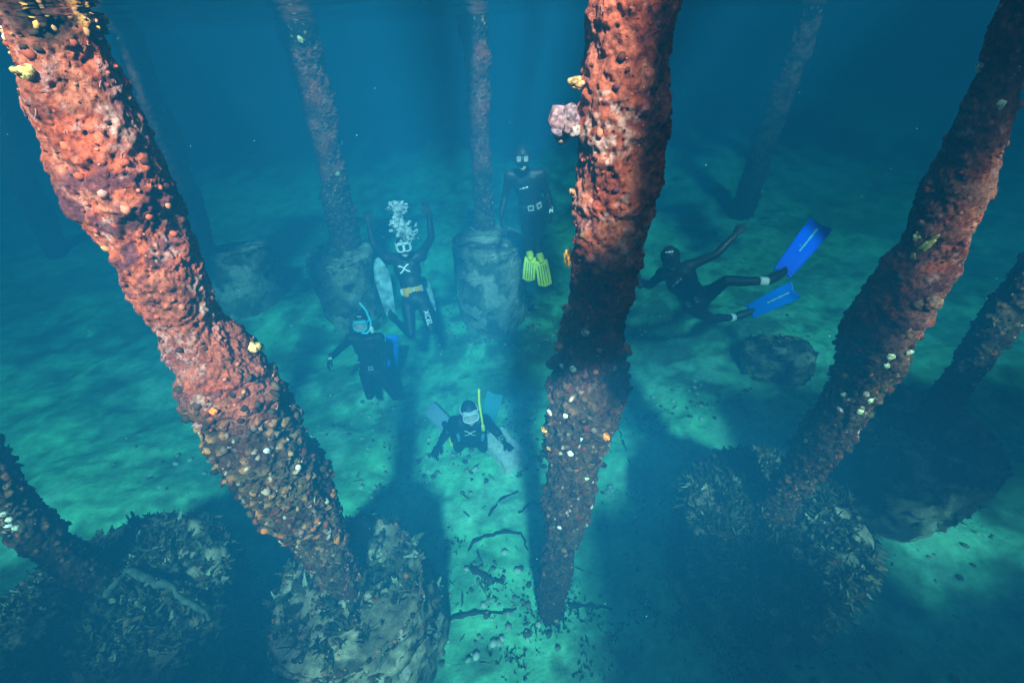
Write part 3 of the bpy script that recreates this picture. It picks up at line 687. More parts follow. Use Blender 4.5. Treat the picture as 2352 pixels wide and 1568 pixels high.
class Diver:
    def __init__(s, label, root_at):
        s.o = np.asarray(root_at, float)
        s.root = empty('person', s.o, label, 'person', 'freedivers under the jetty')
    def loc(s, me):                        # a mesh built in world space, moved to the root's frame
        for v in me.vertices: v.co = v.co - Vector(tuple(s.o))
        return me
    def add(s, name, me, mat, parent=None):
        s.loc(me)
        return link(name, me, mat, parent or s.root)
    def body(s, J, face, up_head, build=1.0):
        """J: joints in world space; face: direction the face points to"""
        b = build
        neck, pel = J['chest'], J['pelvis']; up = unit(neck - pel); shr = J['sh_r'] - J['sh_l']
        right = unit(shr - up * (shr @ up)); fwd = unit(np.cross(up, right)); s.up, s.right, s.fwd = up, right, fwd      # fwd: where the chest looks
        hc = J['head']; ud = unit(up_head); fd = unit(face - ud * (np.asarray(face) @ ud)); rd = np.cross(fd, ud)
        s.hc, s.ud, s.fd, s.rd = hc, ud, fd, rd
        mid = neck * 0.72 + pel * 0.28; belly = neck * 0.40 + pel * 0.60
        ax = (right, fwd, up)
        parts = [ellipsoid(mid, ax, (0.175 * b, 0.118 * b, 0.19)), ellipsoid(belly, ax, (0.145 * b, 0.108 * b, 0.18)), ellipsoid(pel, ax, (0.168 * b, 0.120 * b, 0.135)),
                 tube([J['sh_r'], neck * 0.93 + pel * 0.07, J['sh_l']], [0.072 * b, 0.098 * b, 0.072 * b]),
                 tube([neck, hc - ud * 0.04], [0.068 * b, 0.058 * b]),
                 # pectorals and lats
                 ellipsoid(mid + right * 0.075 + up * 0.045 + fwd * 0.045, ax, (0.085, 0.07, 0.09)), ellipsoid(mid - right * 0.075 + up * 0.045 + fwd * 0.045, ax, (0.085, 0.07, 0.09)),
                 # hooded skull, jaw, nose, lips, ears
                 ellipsoid(hc + ud * 0.022 - fd * 0.008, (rd, fd, ud), (0.086, 0.106, 0.112)), ellipsoid(hc - ud * 0.060 + fd * 0.026, (rd, fd, ud), (0.062, 0.068, 0.062)),
                 tube([hc + ud * 0.022 + fd * 0.088, hc - ud * 0.022 + fd * 0.112], [0.010, 0.016], 10), ellipsoid(hc - ud * 0.063 + fd * 0.088, (rd, fd, ud), (0.026, 0.013, 0.011)),
                 ellipsoid(hc - ud * 0.095 + fd * 0.070, (rd, fd, ud), (0.028, 0.024, 0.020)),
                 ellipsoid(hc + rd * 0.084 - ud * 0.008, (rd, fd, ud), (0.014, 0.026, 0.036)), ellipsoid(hc - rd * 0.084 - ud * 0.008, (rd, fd, ud), (0.014, 0.026, 0.036))]
        for k in ('r', 'l'):
            sh, el, wr = J['sh_' + k], J['el_' + k], J['wr_' + k]
            a1 = sh * 0.6 + el * 0.4; a2 = el * 0.7 + wr * 0.3
            parts += [tube([sh, a1, el], [0.066 * b, 0.055 * b, 0.045 * b]), tube([el, a2, wr], [0.045 * b, 0.046 * b, 0.032 * b]), ellipsoid(sh, ax, (0.078 * b, 0.074 * b, 0.08 * b))]
            hp, kn, an, to = J['hip_' + k], J['kn_' + k], J['an_' + k], J['toe_' + k]
            t1 = hp * 0.65 + kn * 0.35; c1 = kn * 0.68 + an * 0.32; shin = unit(an - kn)
            hk = unit(hp - kn); back = unit(unit(an - kn) + hk) if np.linalg.norm(unit(an - kn) + hk) > 0.15 else -fwd
            parts += [tube([hp, t1, kn], [0.092 * b, 0.082 * b, 0.058 * b]), tube([kn, c1 + back * 0.012, an], [0.057 * b, 0.057 * b, 0.039 * b]),
                      tube([an, an * 0.55 + to * 0.45, to], [0.040, 0.042, 0.028]), ellipsoid(hp - fwd * 0.05 + up * 0.01, ax, (0.085 * b, 0.085 * b, 0.10))]
        s.J = J
        me = fuse('body', parts, 0.0115, 5)
        me.materials.append(M_SUIT); me.materials.append(M_SKIN)
        cen = np.zeros(len(me.polygons) * 3); me.polygons.foreach_get('center', cen); cen = cen.reshape(-1, 3) - hc
        x, y, z = cen @ rd, cen @ fd, cen @ ud
        skin = (y > 0.040) & ((x / 0.064) ** 2 + ((z + 0.022) / 0.088) ** 2 < 1) & (np.abs(z) < 0.13) & (np.linalg.norm(cen, axis=1) < 0.16)
        me.polygons.foreach_set('material_index', skin.astype(np.int32)); me.update()
        s.bvh = bvh_of(me)
        for sg in (-1, 1):
            ec = hc + rd * 0.030 * sg + ud * 0.020 + fd * 0.086
            s.add('eye', join_parts('eye', [ellipsoid(ec, (rd, fd, ud), (0.015, 0.010, 0.010))]), M_EYE)
        s.bodyobj = link('body', s.loc(me), None, s.root)
        return s
    def gloves(s, dirs, palms):
        for k, gm in (('r', GLOVE_R), ('l', GLOVE_L)):
            if dirs.get(k) is None: continue
            w = s.J['wr_' + k]; y = unit(dirs[k]); z = -unit(palms[k] - y * (palms[k] @ y)); x = np.cross(y, z)
            g = link('glove', gm, None, s.root); g.matrix_local = basis(w - s.o, x, y, z)
    def surf(s, p_, toward, lift=0.004, reach=0.21):
        """the point of the suit met when coming from p_+toward*reach towards p_"""
        t = unit(toward); h = s.bvh.ray_cast(Vector(tuple(np.asarray(p_) + t * reach)), Vector(tuple(-t)))
        if h[0] is None: return np.asarray(p_), t
        return np.array(h[0]) + np.array(h[1]) * lift, np.array(h[1])
    def decal(s, name, me, center, x, y, toward, mat, lift=0.004):
        """flat print (drawn in the XY of me) laid on the suit"""
        x, y = unit(x), unit(y)
        for v in me.vertices:
            q, n_ = s.surf(np.asarray(center) + x * v.co.x + y * v.co.y, toward, lift + v.co.z)
            v.co = tuple(q)
        return s.add(name, me, mat)
    def band(s, name, c, axis, rx, mat, width, parent=None, lift=0.006, thick=0.004, arc=(0, 6.2832), start=None):
        """webbing wrapped round the suit at c, square to axis"""
        ax = unit(axis); x = unit(np.asarray(rx) - ax * (np.asarray(rx) @ ax)); y = np.cross(ax, x); n = 48; v = []; pts = []
        closed = arc[1] - arc[0] > 6.28
        for k in range(n if closed else n + 1):
            a_ = arc[0] + (arc[1] - arc[0]) * k / n; d = x * math.cos(a_) + y * math.sin(a_)
            h = s.bvh.ray_cast(Vector(tuple(c)), Vector(tuple(d))); r_ = 0.12 if h[0] is None else min(0.26, (Vector(h[0]) - Vector(tuple(c))).length)
            pts.append((d, r_))
        m_ = len(pts)
        rs = np.array([p_[1] for p_ in pts]); rs = (np.roll(rs, 1) + rs + np.roll(rs, -1)) / 3 if closed else rs
        for (d, _), r_ in zip(pts, rs):
            for dz, dr in ((-width / 2, lift - 0.006), (-width / 2, lift + thick), (width / 2, lift + thick), (width / 2, lift - 0.006)):
                v.append(np.asarray(c) + d * (r_ + dr) + ax * dz)
        f = []
        for k in range(m_ if closed else m_ - 1):
            a_, b_ = 4 * k, 4 * ((k + 1) % m_)
            for j in range(4): f.append([a_ + j, a_ + (j + 1) % 4, b_ + (j + 1) % 4, b_ + j])
        return s.add(name, mesh_np(name, np.array(v), np.array(f)), mat, parent)
    def block(s, name, c, x, y, z, size, mat, parent=None, hole=0):
        x, y, z = unit(x), unit(y), unit(z); bm = bmesh.new()
        if hole:                               # a rectangular ring: buckle
            for sx, sy, lx, ly in ((0, 1, size[0], hole), (0, -1, size[0], hole), (1, 0, hole, size[1] - 2 * hole), (-1, 0, hole, size[1] - 2 * hole)):
                r_ = bmesh.ops.create_cube(bm, size=1.0)
                for v in r_['verts']: v.co = (v.co.x * lx + sx * (size[0] - hole) / 2, v.co.y * ly + sy * (size[1] - hole) / 2, v.co.z * size[2])
        else:
            bmesh.ops.create_cube(bm, size=1.0)
            for v in bm.verts: v.co = (v.co.x * size[0], v.co.y * size[1], v.co.z * size[2])
            bmesh.ops.bevel(bm, geom=bm.edges[:], offset=min(size) * 0.25, segments=2, affect='EDGES')
        for v in bm.verts: v.co = tuple(np.asarray(c) + x * v.co.x + y * v.co.y + z * v.co.z)
        me = bpy.data.meshes.new(name); bm.to_mesh(me); bm.free()
        return s.add(name, me, mat, parent)
    def mask(s, frame_mat, lens_mat, twin=False, wide=0.074, high=0.043):
        hc, rd, fd, ud = s.hc, s.rd, s.fd, s.ud
        def place(x, y, z): return hc + rd * x + ud * (y + 0.022) + fd * (0.118 + z - 2.8 * x * x)
        def outline(a, b, cx_, n=40, e=0.62):
            t = np.linspace(0, 2 * math.pi, n, endpoint=False)
            return [(cx_ + a * np.sign(math.cos(q)) * abs(math.cos(q)) ** e, b * np.sign(math.sin(q)) * abs(math.sin(q)) ** e) for q in t]
        def ring(out, z, r_): 
            pts = [place(x, y, z) for x, y in out] + [place(*out[0], z)]
            return tube(pts, [r_] * len(pts), 8, caps=False)
        root_m = None
        skirt = []
        o_ = outline(wide + 0.006, high + 0.006, 0)
        v = []; 
        for x, y in o_: v += [place(x * 1.02, y * 1.03, -0.052), place(x, y, 0.004)]
        n = len(o_); f = np.array([[2 * k, 2 * k + 1, 2 * ((k + 1) % n) + 1, 2 * ((k + 1) % n)] for k in range(n)])
        skirt.append((np.array(v), f, np.zeros((0, 3), int)))
        skirt.append(ring(o_, 0.004, 0.007))
        if twin: skirt += [ring(outline(0.031, high * 0.9, cx_), 0.008, 0.006) for cx_ in (-0.038, 0.038)] + [tube([place(0, 0.02, 0.008), place(0, -0.028, 0.022)], [0.012, 0.02], 10)]
        root_m = s.add('mask', join_parts('mask', skirt), frame_mat)
        for cx_, a in (((-0.038, 0.031), (0.038, 0.031)) if twin else ((0, wide),)):
            ot = outline(a * 0.96, high * (0.88 if twin else 0.96), cx_, 36); v = [place(cx_, 0, 0.008)]
            for k in (0.34, 0.67, 1.0): v += [place(cx_ + (x - cx_) * k, y * k, 0.008) for x, y in ot]
            n = 36; i = np.arange(n); j = (i + 1) % n
            tri = np.stack([np.zeros(n, int), 1 + i, 1 + j], 1); qd = np.vstack([np.stack([1 + i + n * k, 1 + i + n * (k + 1), 1 + j + n * (k + 1), 1 + j + n * k], 1) for k in (0, 1)])
            s.add('lens', mesh_np('lens', np.array(v), [tri, qd]), lens_mat, root_m)
        s.band('strap', hc + ud * 0.03, ud, fd, frame_mat, 0.026, root_m, arc=(0.75, 5.53))
        return root_m
    def snorkel(s, pts, radii, mat, tip_mat=None, tip=None):
        """pts in world space, mouthpiece first"""
        o = s.add('snorkel', join_parts('snorkel', [tube(pts, radii, 12)]), mat)
        if tip is not None: s.add('mouthpiece', join_parts('mouthpiece', [tube(*tip)]), tip_mat or mat, o)
        return o
    def fin(s, ankle, toe, tip, normal, w0, w1, blade_mat, ribs=0, swallow=0.03, rails=True, stripe=None, pocket_mat=None, tip_round=0.0, curve=0.05, thick=0.006):
        """foot pocket round the foot, blade from the toes to tip"""
        ankle, toe, tip = map(lambda q: np.asarray(q, float), (ankle, toe, tip))
        fd_ = unit(toe - ankle); pk = fuse('foot_pocket', [tube([ankle + fd_ * 0.02, ankle * 0.5 + toe * 0.5, toe + fd_ * 0.02], [0.050, 0.055, 0.042]),
              tube([toe, toe + unit(tip - toe) * 0.07], [0.042, 0.022])], 0.011, 3)
        root_f = s.add('fin', pk, pocket_mat or M_YDARK)
        y = unit(tip - toe); z = unit(np.asarray(normal) - y * (np.asarray(normal) @ y)); x = np.cross(y, z); L = np.linalg.norm(tip - toe)
        def surfp(u, t):      # u -1..1 across, t 0..1 along
            w = (w0 + (w1 - w0) * min(1, t * 1.25) ** 0.8) / 2 * (1 - tip_round * max(0.0, (t - 0.45) / 0.55) ** 2.2); end = L * t - (swallow * (1 - abs(u)) if t > 0.98 else 0)
            return toe + x * (u * w) + y * end + z * (curve * math.sin(t * 2.2) - curve * 0.4 * t)
        nu_, nt_ = 12, 24; v = []
        for sd in (1, -1):
            for k in range(nt_ + 1):
                for j in range(nu_ + 1): v.append(surfp(-1 + 2 * j / nu_, k / nt_) + z * sd * thick * (1.1 - 0.7 * k / nt_))
        A = grid_faces(nu_ + 1, nt_ + 1); n_ = (nu_ + 1) * (nt_ + 1); rim = [k * (nu_ + 1) for k in range(nt_ + 1)] + [nt_ * (nu_ + 1) + j for j in range(1, nu_ + 1)] + [k * (nu_ + 1) + nu_ for k in range(nt_ - 1, -1, -1)] + [j for j in range(nu_ - 1, 0, -1)]
        R_ = np.array([[rim[k], rim[(k + 1) % len(rim)], rim[(k + 1) % len(rim)] + n_, rim[k] + n_] for k in range(len(rim))])
        parts = [(np.array(v), np.vstack([A, (A + n_)[:, ::-1], R_]), np.zeros((0, 3), int))]
        if rails:
            for u in (-1, 1): parts.append(tube([surfp(u, t) for t in np.linspace(0.0, 0.97, 12)], list(np.linspace(0.013, 0.006, 12)), 8))
        s.add('blade', join_parts('blade', parts), blade_mat, root_f)
        for k in range(ribs):
            u = -0.62 + 1.24 * k / max(1, ribs - 1)
            s.add('rib', join_parts('rib', [tube([surfp(u, t) + z * 0.004 for t in np.linspace(0.22, 0.96, 10)], list(np.linspace(0.008, 0.006, 10)), 8)]), M_YSHADE, root_f)
        if stripe is not None:
            v = []; 
            for t in np.linspace(0.40, 0.86, 10):
                for u in (-0.10, 0.10): v.append(surfp(u * (1 if (int(t * 20) % 3) else 0.6), t) + z * (thick + 0.004))
            v = np.array(v); n2_ = len(v); v = np.vstack([v, v - z * 2 * (thick + 0.004)])
            s.add('stripe', mesh_np('stripe', v, np.vstack([grid_faces(2, 10), grid_faces(2, 10) + n2_])), stripe, root_f)
        return root_f
M_YSHADE = mat_principled('olive_rib_rubber', (0.22, 0.30, 0.03), 0.5)

def print_x(size):
    """an X of two bent strokes, drawn flat"""
    v, f = [], []
    for sg in (1, -1):
        n0 = len(v)
        for k in range(13):
            t = -1 + k / 6; x = t * 0.62; y = sg * (t * 0.40 + 0.10 * math.sin(t * 3.0)); w = 0.10 * (1.1 - 0.35 * abs(t))
            v += [(x * size, (y - w) * size, 0.0006 * sg), (x * size, (y + w) * size, 0.0006 * sg)]
        f += [[n0 + 2 * k, n0 + 2 * k + 2, n0 + 2 * k + 3, n0 + 2 * k + 1] for k in range(12)]
    return mesh_np('chest_emblem', np.array(v), np.array(f), smooth=False)
def print_text(txt, size):
    cu = bpy.data.curves.new('lettering', 'FONT'); cu.body = txt; cu.size = size; cu.align_x = 'CENTER'; cu.align_y = 'CENTER'; cu.offset = 0.012 * size / 0.1 * 0.1
    o = bpy.data.objects.new('lettering', cu); COL.objects.link(o)
    dg = bpy.context.evaluated_depsgraph_get(); dg.update()
    me = bpy.data.meshes.new_from_object(o.evaluated_get(dg)); bpy.data.objects.remove(o); bpy.data.curves.remove(cu)
    bm = bmesh.new(); bm.from_mesh(me); bmesh.ops.triangulate(bm, faces=bm.faces[:]); bmesh.ops.subdivide_edges(bm, edges=[e_ for e_ in bm.edges if e_.calc_length() > size * 0.25], cuts=2, use_grid_fill=False)
    bmesh.ops.triangulate(bm, faces=bm.faces[:]); bm.to_mesh(me); bm.free(); me.materials.clear()
    return me
def print_bar(w, h):
    v = [(-w / 2 + w * k / 8, (-h / 2 if j == 0 else h / 2) * (0.6 + 0.4 * math.cos(k * 1.7)) + 0.1 * w * (k / 8), 0) for k in range(9) for j in (0, 1)]
    return mesh_np('chest_emblem', np.array(v), np.array([[2 * k, 2 * k + 2, 2 * k + 3, 2 * k + 1] for k in range(8)]), smooth=False)
CAMV = lambda p_: -unit(p_)            # towards the lens
UPZ = np.array([0, 0, 1.0])

def joints(d0, chest, pelvis, sh, hips, head, arms, legs, L=1.0, twist=0.0, pel_far=True, head_far=False, head_len=0.25, tor=0.50):
    J = {}
    J['chest'] = at(*chest, d0); J['pelvis'] = solve(J['chest'], pelvis, tor * L, pel_far); J['head'] = solve(J['chest'], head, head_len * L, head_far)
    dp = J['pelvis'] @ cam_f
    J['sh_r'], J['sh_l'] = at(*sh[0], d0 + twist), at(*sh[1], d0 - twist)
    J['hip_r'], J['hip_l'] = at(*hips[0], dp + twist * 0.4), at(*hips[1], dp - twist * 0.4)
    for k, (el, ef, wr, wf) in zip('rl', arms):
        J['el_' + k] = solve(J['sh_' + k], el, 0.29 * L, ef); J['wr_' + k] = solve(J['el_' + k], wr, 0.26 * L, wf)
    for k, (kn, kf, an, af, to, tf) in zip('rl', legs):
        J['kn_' + k] = solve(J['hip_' + k], kn, 0.43 * L, kf); J['an_' + k] = solve(J['kn_' + k], an, 0.42 * L, af); J['toe_' + k] = solve(J['an_' + k], to, 0.20 * L, tf)
    return J

# ---- the diver blowing bubbles, arms thrown up, orange belt
J = joints(5.28, (929, 592), (953, 688), ((891, 594), (967, 587)), ((936, 692), (970, 688)), (927, 566),
           (((858, 562), True, (846, 512), False), ((991, 545), False, (985, 492), True)),
           (((944, 768), False, (908, 735), True, (898, 722), True), ((991, 757), False, (988, 730), True, (992, 715), True)), head_far=False, head_len=0.24)
D1 = Diver('diver in black with both arms raised, orange belt, bubbles rising from the mouth', J['pelvis'])
D1.body(J, CAMV(J['head']) + UPZ * 0.25, UPZ + CAMV(J['head']) * -0.1)
D1.gloves({'r': at(843, 486, J['wr_r'] @ cam_f) - J['wr_r'], 'l': at(975, 466, J['wr_l'] @ cam_f) - J['wr_l']}, {'r': CAMV(J['wr_r']), 'l': CAMV(J['wr_l'])})
D1.mask(M_MASKP, M_LENSD, twin=True, wide=0.078, high=0.046)
bc = J['chest'] * 0.24 + J['pelvis'] * 0.76
blt = D1.band('weight_belt', bc, D1.up + D1.right * -0.10, D1.fwd, M_ORANGE, 0.055)
for u, sz, mt, nm in ((-0.72, (0.075, 0.11, 0.035), M_ORANGE, 'pouch'), (-0.25, (0.085, 0.075, 0.03), M_ORANGE, 'pouch'), (0.42, (0.05, 0.055, 0.02), M_STEEL, 'buckle'), (0.80, (0.08, 0.065, 0.03), M_ORANGE, 'pouch'), (-1.25, (0.05, 0.085, 0.03), M_LEAD, 'weight'), (1.30, (0.05, 0.085, 0.03), M_LEAD, 'weight')):
    dr = D1.fwd * math.cos(u) + D1.right * -math.sin(u); q, n_ = D1.surf(bc - D1.up * (0.02 if sz[1] > 0.1 else 0) , dr, 0.016)
    D1.block(nm, q, np.cross(D1.up, dr), D1.up, dr, sz, mt, blt)
D1.decal('chest_emblem', print_x(0.105), J['chest'] * 0.74 + J['pelvis'] * 0.26 - D1.right * -0.01, -D1.right, D1.up, D1.fwd, M_WHITE)
kd = unit(J['kn_l'] - J['hip_l'])
D1.decal('thigh_lettering', print_text('XCEL', 0.085), J['kn_l'] * 0.62 + J['hip_l'] * 0.38, kd, np.cross(unit(CAMV(J['kn_l'])), kd), CAMV(J['kn_l']), M_WHITE)
D1.fin(J['an_r'], J['toe_r'], solve(J['toe_r'], (869, 596), 0.62, True), CAMV(J['toe_r']), 0.10, 0.215, M_CAMO, swallow=-0.03, tip_round=0.55)
D1.fin(J['an_l'], J['toe_l'], solve(J['toe_l'], (968, 640), 0.58, True), CAMV(J['toe_l']), 0.10, 0.20, M_CAMO, swallow=-0.03, tip_round=0.55)

# ---- the diver kneeling at the left with a cyan snorkel and a blue fin
J = joints(5.45, (838, 774), (853, 850), ((806, 778), (870, 776)), ((840, 856), (870, 854)), (831, 742),
           (((777, 805), True, (758, 823), False), ((886, 808), True, (884, 836), False)),
           (((850, 908), False, (846, 872), True, (846, 858), True), ((908, 910), False, (901, 862), True, (899, 843), True)), head_len=0.25, tor=0.5, L=1.09)
D2 = Diver('kneeling diver at the left with a pale round mask, cyan snorkel and blue fins', J['pelvis'])
D2.body(J, CAMV(J['head']) + np.array([-0.25, 0, 0.1]), UPZ)
D2.gloves({'r': at(754, 838, J['wr_r'] @ cam_f) - J['wr_r'], 'l': at(886, 846, J['wr_l'] @ cam_f) - J['wr_l']}, {'r': np.array([0.3, -0.2, -1.0]), 'l': np.array([1.0, 0.2, -0.2])})
D2.mask(M_CYAN, M_LENSC, wide=0.074, high=0.056)
h = D2
mp = h.hc + h.fd * 0.10 - h.ud * 0.075; h_rd = h.rd; h.rd = -h.rd
D2.snorkel([mp, mp - h.rd * -0.05 - h.ud * 0.02, h.hc + h.rd * 0.105 - h.ud * 0.06 + h.fd * 0.06, h.hc + h.rd * 0.118 + h.ud * 0.03 + h.fd * 0.02, h.hc + h.rd * 0.085 + h.ud * 0.16 - h.fd * 0.03, h.hc + h.rd * 0.03 + h.ud * 0.25 - h.fd * 0.06], [0.014, 0.015, 0.017, 0.013, 0.012, 0.012], M_CYAN, M_WHITE,
           ([h.hc + h.rd * 0.115 - h.ud * 0.10 + h.fd * 0.06, h.hc + h.rd * 0.115 - h.ud * 0.05 + h.fd * 0.06], [0.026, 0.024], 10))
h.rd = h_rd
D2.decal('hood_mark', print_bar(0.05, 0.014), h.hc + h.ud * 0.095, h.rd, h.ud, h.fd + h.ud * 0.6, M_WHITE)
bc = J['chest'] * 0.2 + J['pelvis'] * 0.8
blt = D2.band('weight_belt', bc, D2.up, D2.fwd, M_WEB, 0.05)
q, n_ = D2.surf(bc + D2.right * -0.03, D2.fwd, 0.012); D2.block('buckle', q, -D2.right, D2.up, D2.fwd, (0.065, 0.06, 0.012), M_STEEL, blt, hole=0.013)
q, n_ = D2.surf(bc - D2.right * -0.09 + D2.up * 0.07, D2.fwd - D2.right * -0.6, 0.012); D2.block('knife_sheath', q, -D2.right + D2.up * -0.2, D2.up, D2.fwd, (0.09, 0.024, 0.02), M_LEAD)
q = J['wr_r']; D2.block('wrist_watch', q + CAMV(q) * 0.040, np.array([1, 0, 0.3]), UPZ, CAMV(q), (0.05, 0.04, 0.016), M_WHITE)
D2.fin(J['an_l'], J['toe_l'], solve(J['toe_l'], (901, 768), 0.48, False), CAMV(J['toe_l']), 0.16, 0.16, M_BFIN, swallow=0.0, stripe=None)
D2.fin(J['an_r'], J['toe_r'], solve(J['toe_r'], (842, 800), 0.50, True), CAMV(J['toe_r']), 0.15, 0.15, M_BDARK, swallow=0.0)

# ---- the upright diver with yellow fins and a twin-lens mask
J = joints(4.85, (1206, 398), (1222, 477), ((1171, 404), (1241, 401)), ((1207, 482), (1238, 479)), (1200, 363),
           (((1160, 452), True, (1151, 496), False), ((1258, 447), True, (1266, 485), False)),
           (((1208, 533), True, (1216, 580), True, (1218, 592), False), ((1236, 533), True, (1239, 584), True, (1243, 598), False)), tor=0.46, L=0.95)
D3 = Diver('upright diver with short bright yellow fins and a black twin-lens mask', J['pelvis'])
D3.body(J, CAMV(J['head']) + UPZ * 0.05, UPZ)
D3.gloves({'r': at(1150, 518, J['wr_r'] @ cam_f) - J['wr_r'], 'l': at(1267, 506, J['wr_l'] @ cam_f) - J['wr_l']}, {'r': np.array([1.0, -0.2, 0]), 'l': np.array([-1.0, -0.2, 0])})
D3.mask(M_MASKB, M_LENSC, twin=True, wide=0.076, high=0.040)
bc = J['chest'] * 0.12 + J['pelvis'] * 0.88
blt = D3.band('weight_belt', bc, D3.up + D3.right * -0.06, D3.fwd, M_WEB, 0.05)
for u in (0.1, -0.75):
    dr = D3.fwd * math.cos(u) + D3.right * math.sin(u); q, n_ = D3.surf(bc, dr, 0.014); D3.block('buckle', q, np.cross(D3.up, dr), D3.up, dr, (0.072, 0.068, 0.014), M_STEEL, blt, hole=0.014)
D3.decal('chest_emblem', print_bar(0.10, 0.024), J['chest'] * 0.72 + J['pelvis'] * 0.28 + D3.right * 0.045, -D3.right, D3.up, D3.fwd, M_WHITE)
q = J['wr_l']; D3.block('wrist_watch', q + CAMV(q) * 0.040, np.array([1, 0, 0.0]), UPZ, CAMV(q), (0.045, 0.05, 0.014), M_WHITE)
q = J['wr_l'] * 0.8 + J['el_l'] * 0.2; D3.block('wrist_tag', q + CAMV(q) * 0.04 + np.array([0.02, 0, 0]), np.array([1, 0, 0.0]), UPZ, CAMV(q), (0.025, 0.022, 0.012), M_WHITE)
D3.fin(J['an_r'], J['toe_r'], solve(J['toe_r'], (1214, 642), 0.29, False), CAMV(J['toe_r']), 0.13, 0.16, M_YFIN, ribs=4, swallow=-0.03, pocket_mat=M_YFIN, thick=0.008)
D3.fin(J['an_l'], J['toe_l'], solve(J['toe_l'], (1252, 654), 0.31, False), CAMV(J['toe_l']), 0.14, 0.175, M_YFIN, ribs=4, swallow=-0.03, pocket_mat=M_YFIN, thick=0.008)

# ---- the swimmer on the right with long blue blades
J = joints(4.6, (1552, 622), (1600, 695), ((1521, 630), (1580, 612)), ((1590, 706), (1612, 688)), (1540, 592),
           (((1492, 655), False, (1468, 646), False), ((1645, 584), True, (1688, 540), True)),
           (((1634, 734), True, (1686, 729), True, (1722, 716), True), ((1668, 644), False, (1762, 646), True, (1796, 627), True)), tor=0.50, head_len=0.24)
D4 = Diver('swimming diver on the right stretched sideways, with two long bright blue blades', J['pelvis'])
D4.body(J, CAMV(J['head']) + np.array([-0.15, 0, 0.35]), unit(J['head'] - J['chest']) + UPZ * 0.3)
D4.gloves({'r': at(1462, 622, J['wr_r'] @ cam_f) - J['wr_r'], 'l': at(1697, 522, J['wr_l'] @ cam_f) - J['wr_l']}, {'r': np.array([-0.5, 0.8, 0.2]), 'l': np.array([0.3, -0.2, -1.0])})
D4.mask(M_MASKB, M_LENSD, wide=0.073, high=0.040)
h = D4
D4.decal('hood_mark', print_bar(0.07, 0.018), h.hc + h.ud * 0.095, h.rd, h.ud, h.fd + h.ud * 0.6, M_WHITE)
bc = J['chest'] * 0.22 + J['pelvis'] * 0.78
blt = D4.band('weight_belt', bc, D4.up, D4.fwd, M_WEB, 0.05)
for u, sz, mt, hl in ((1.0, (0.05, 0.085, 0.03), M_LEAD, 0), (0.1, (0.03, 0.07, 0.012), M_STEEL, 0.008), (-0.85, (0.05, 0.075, 0.03), M_WHITE, 0), (-1.2, (0.05, 0.075, 0.03), M_WHITE, 0)):
    dr = D4.fwd * math.cos(u) + D4.right * math.sin(u); q, n_ = D4.surf(bc, dr, 0.014); D4.block('buckle' if hl else 'weight', q, np.cross(D4.up, dr), D4.up, dr, sz, mt, blt, hole=hl)
D4.decal('chest_emblem', print_bar(0.12, 0.026), J['chest'] * 0.74 + J['pelvis'] * 0.26 + D4.right * 0.05, -D4.right, D4.up, CAMV(J['chest']), M_WHITE)
for k in 'rl':
    D4.band('ankle_cuff', J['an_' + k] * 0.9 + J['kn_' + k] * 0.1, J['an_' + k] - J['kn_' + k], UPZ, M_CUFF, 0.085, lift=0.004)
D4.fin(J['an_r'], J['toe_r'], solve(J['toe_r'], (1831, 664), 0.55, False), CAMV(J['toe_r']) + np.array([0, 0, 0.2]), 0.16, 0.205, M_BFIN, stripe=M_PFIN, swallow=0.03)
D4.fin(J['an_l'], J['toe_l'], solve(J['toe_l'], (1886, 515), 0.74, True), CAMV(J['toe_l']), 0.16, 0.235, M_BDARK, stripe=M_TFIN, swallow=0.03)

# ---- the diver propped on the sand in front, yellow snorkel
fz = FLOOR + 0.02
J = {'pelvis': onz(1082, 1003, FLOOR + 0.27)}
J['chest'] = onz(1080, 966, FLOOR + 0.60); J['head'] = solve(J['chest'], (1078, 947), 0.25, False)
ds = J['chest'] @ cam_f
J['sh_r'], J['sh_l'] = at(1045, 969, ds), at(1113, 967, ds)
J['el_r'] = solve(J['sh_r'], (1026, 992), 0.29, False); J['wr_r'] = onz(1007, 1022, FLOOR + 0.09)
J['el_l'] = solve(J['sh_l'], (1141, 992), 0.29, False); J['wr_l'] = onz(1160, 1018, FLOOR + 0.13)
dp = J['pelvis'] @ cam_f
J['hip_r'], J['hip_l'] = at(1063, 1006, dp), at(1101, 1005, dp)
J['kn_r'], J['kn_l'] = onz(1053, 1028, FLOOR + 0.06), onz(1110, 1028, FLOOR + 0.06)
J['an_r'], J['an_l'] = onz(1040, 992, FLOOR + 0.11), onz(1112, 985, FLOOR + 0.11)
J['toe_r'], J['toe_l'] = onz(1024, 976, FLOOR + 0.13), onz(1119, 966, FLOOR + 0.13)
D5 = Diver('diver crouched on the sand in front, pale face, yellow snorkel, grey fins splayed behind', J['pelvis'])
D5.body(J, CAMV(J['head']) + np.array([0.08, 0, 0.0]), UPZ * 0.8 - CAMV(J['head']) * 0.1)
D5.gloves({'r': np.array([-0.35, -0.75, -0.25]), 'l': np.array([0.55, -0.6, -0.15])}, {'r': np.array([0, 0, -1.0]), 'l': np.array([0, 0, -1.0])})
D5.mask(M_MASKP, M_LENSC, wide=0.072, high=0.046)
h = D5
sx = h.rd * -0.112
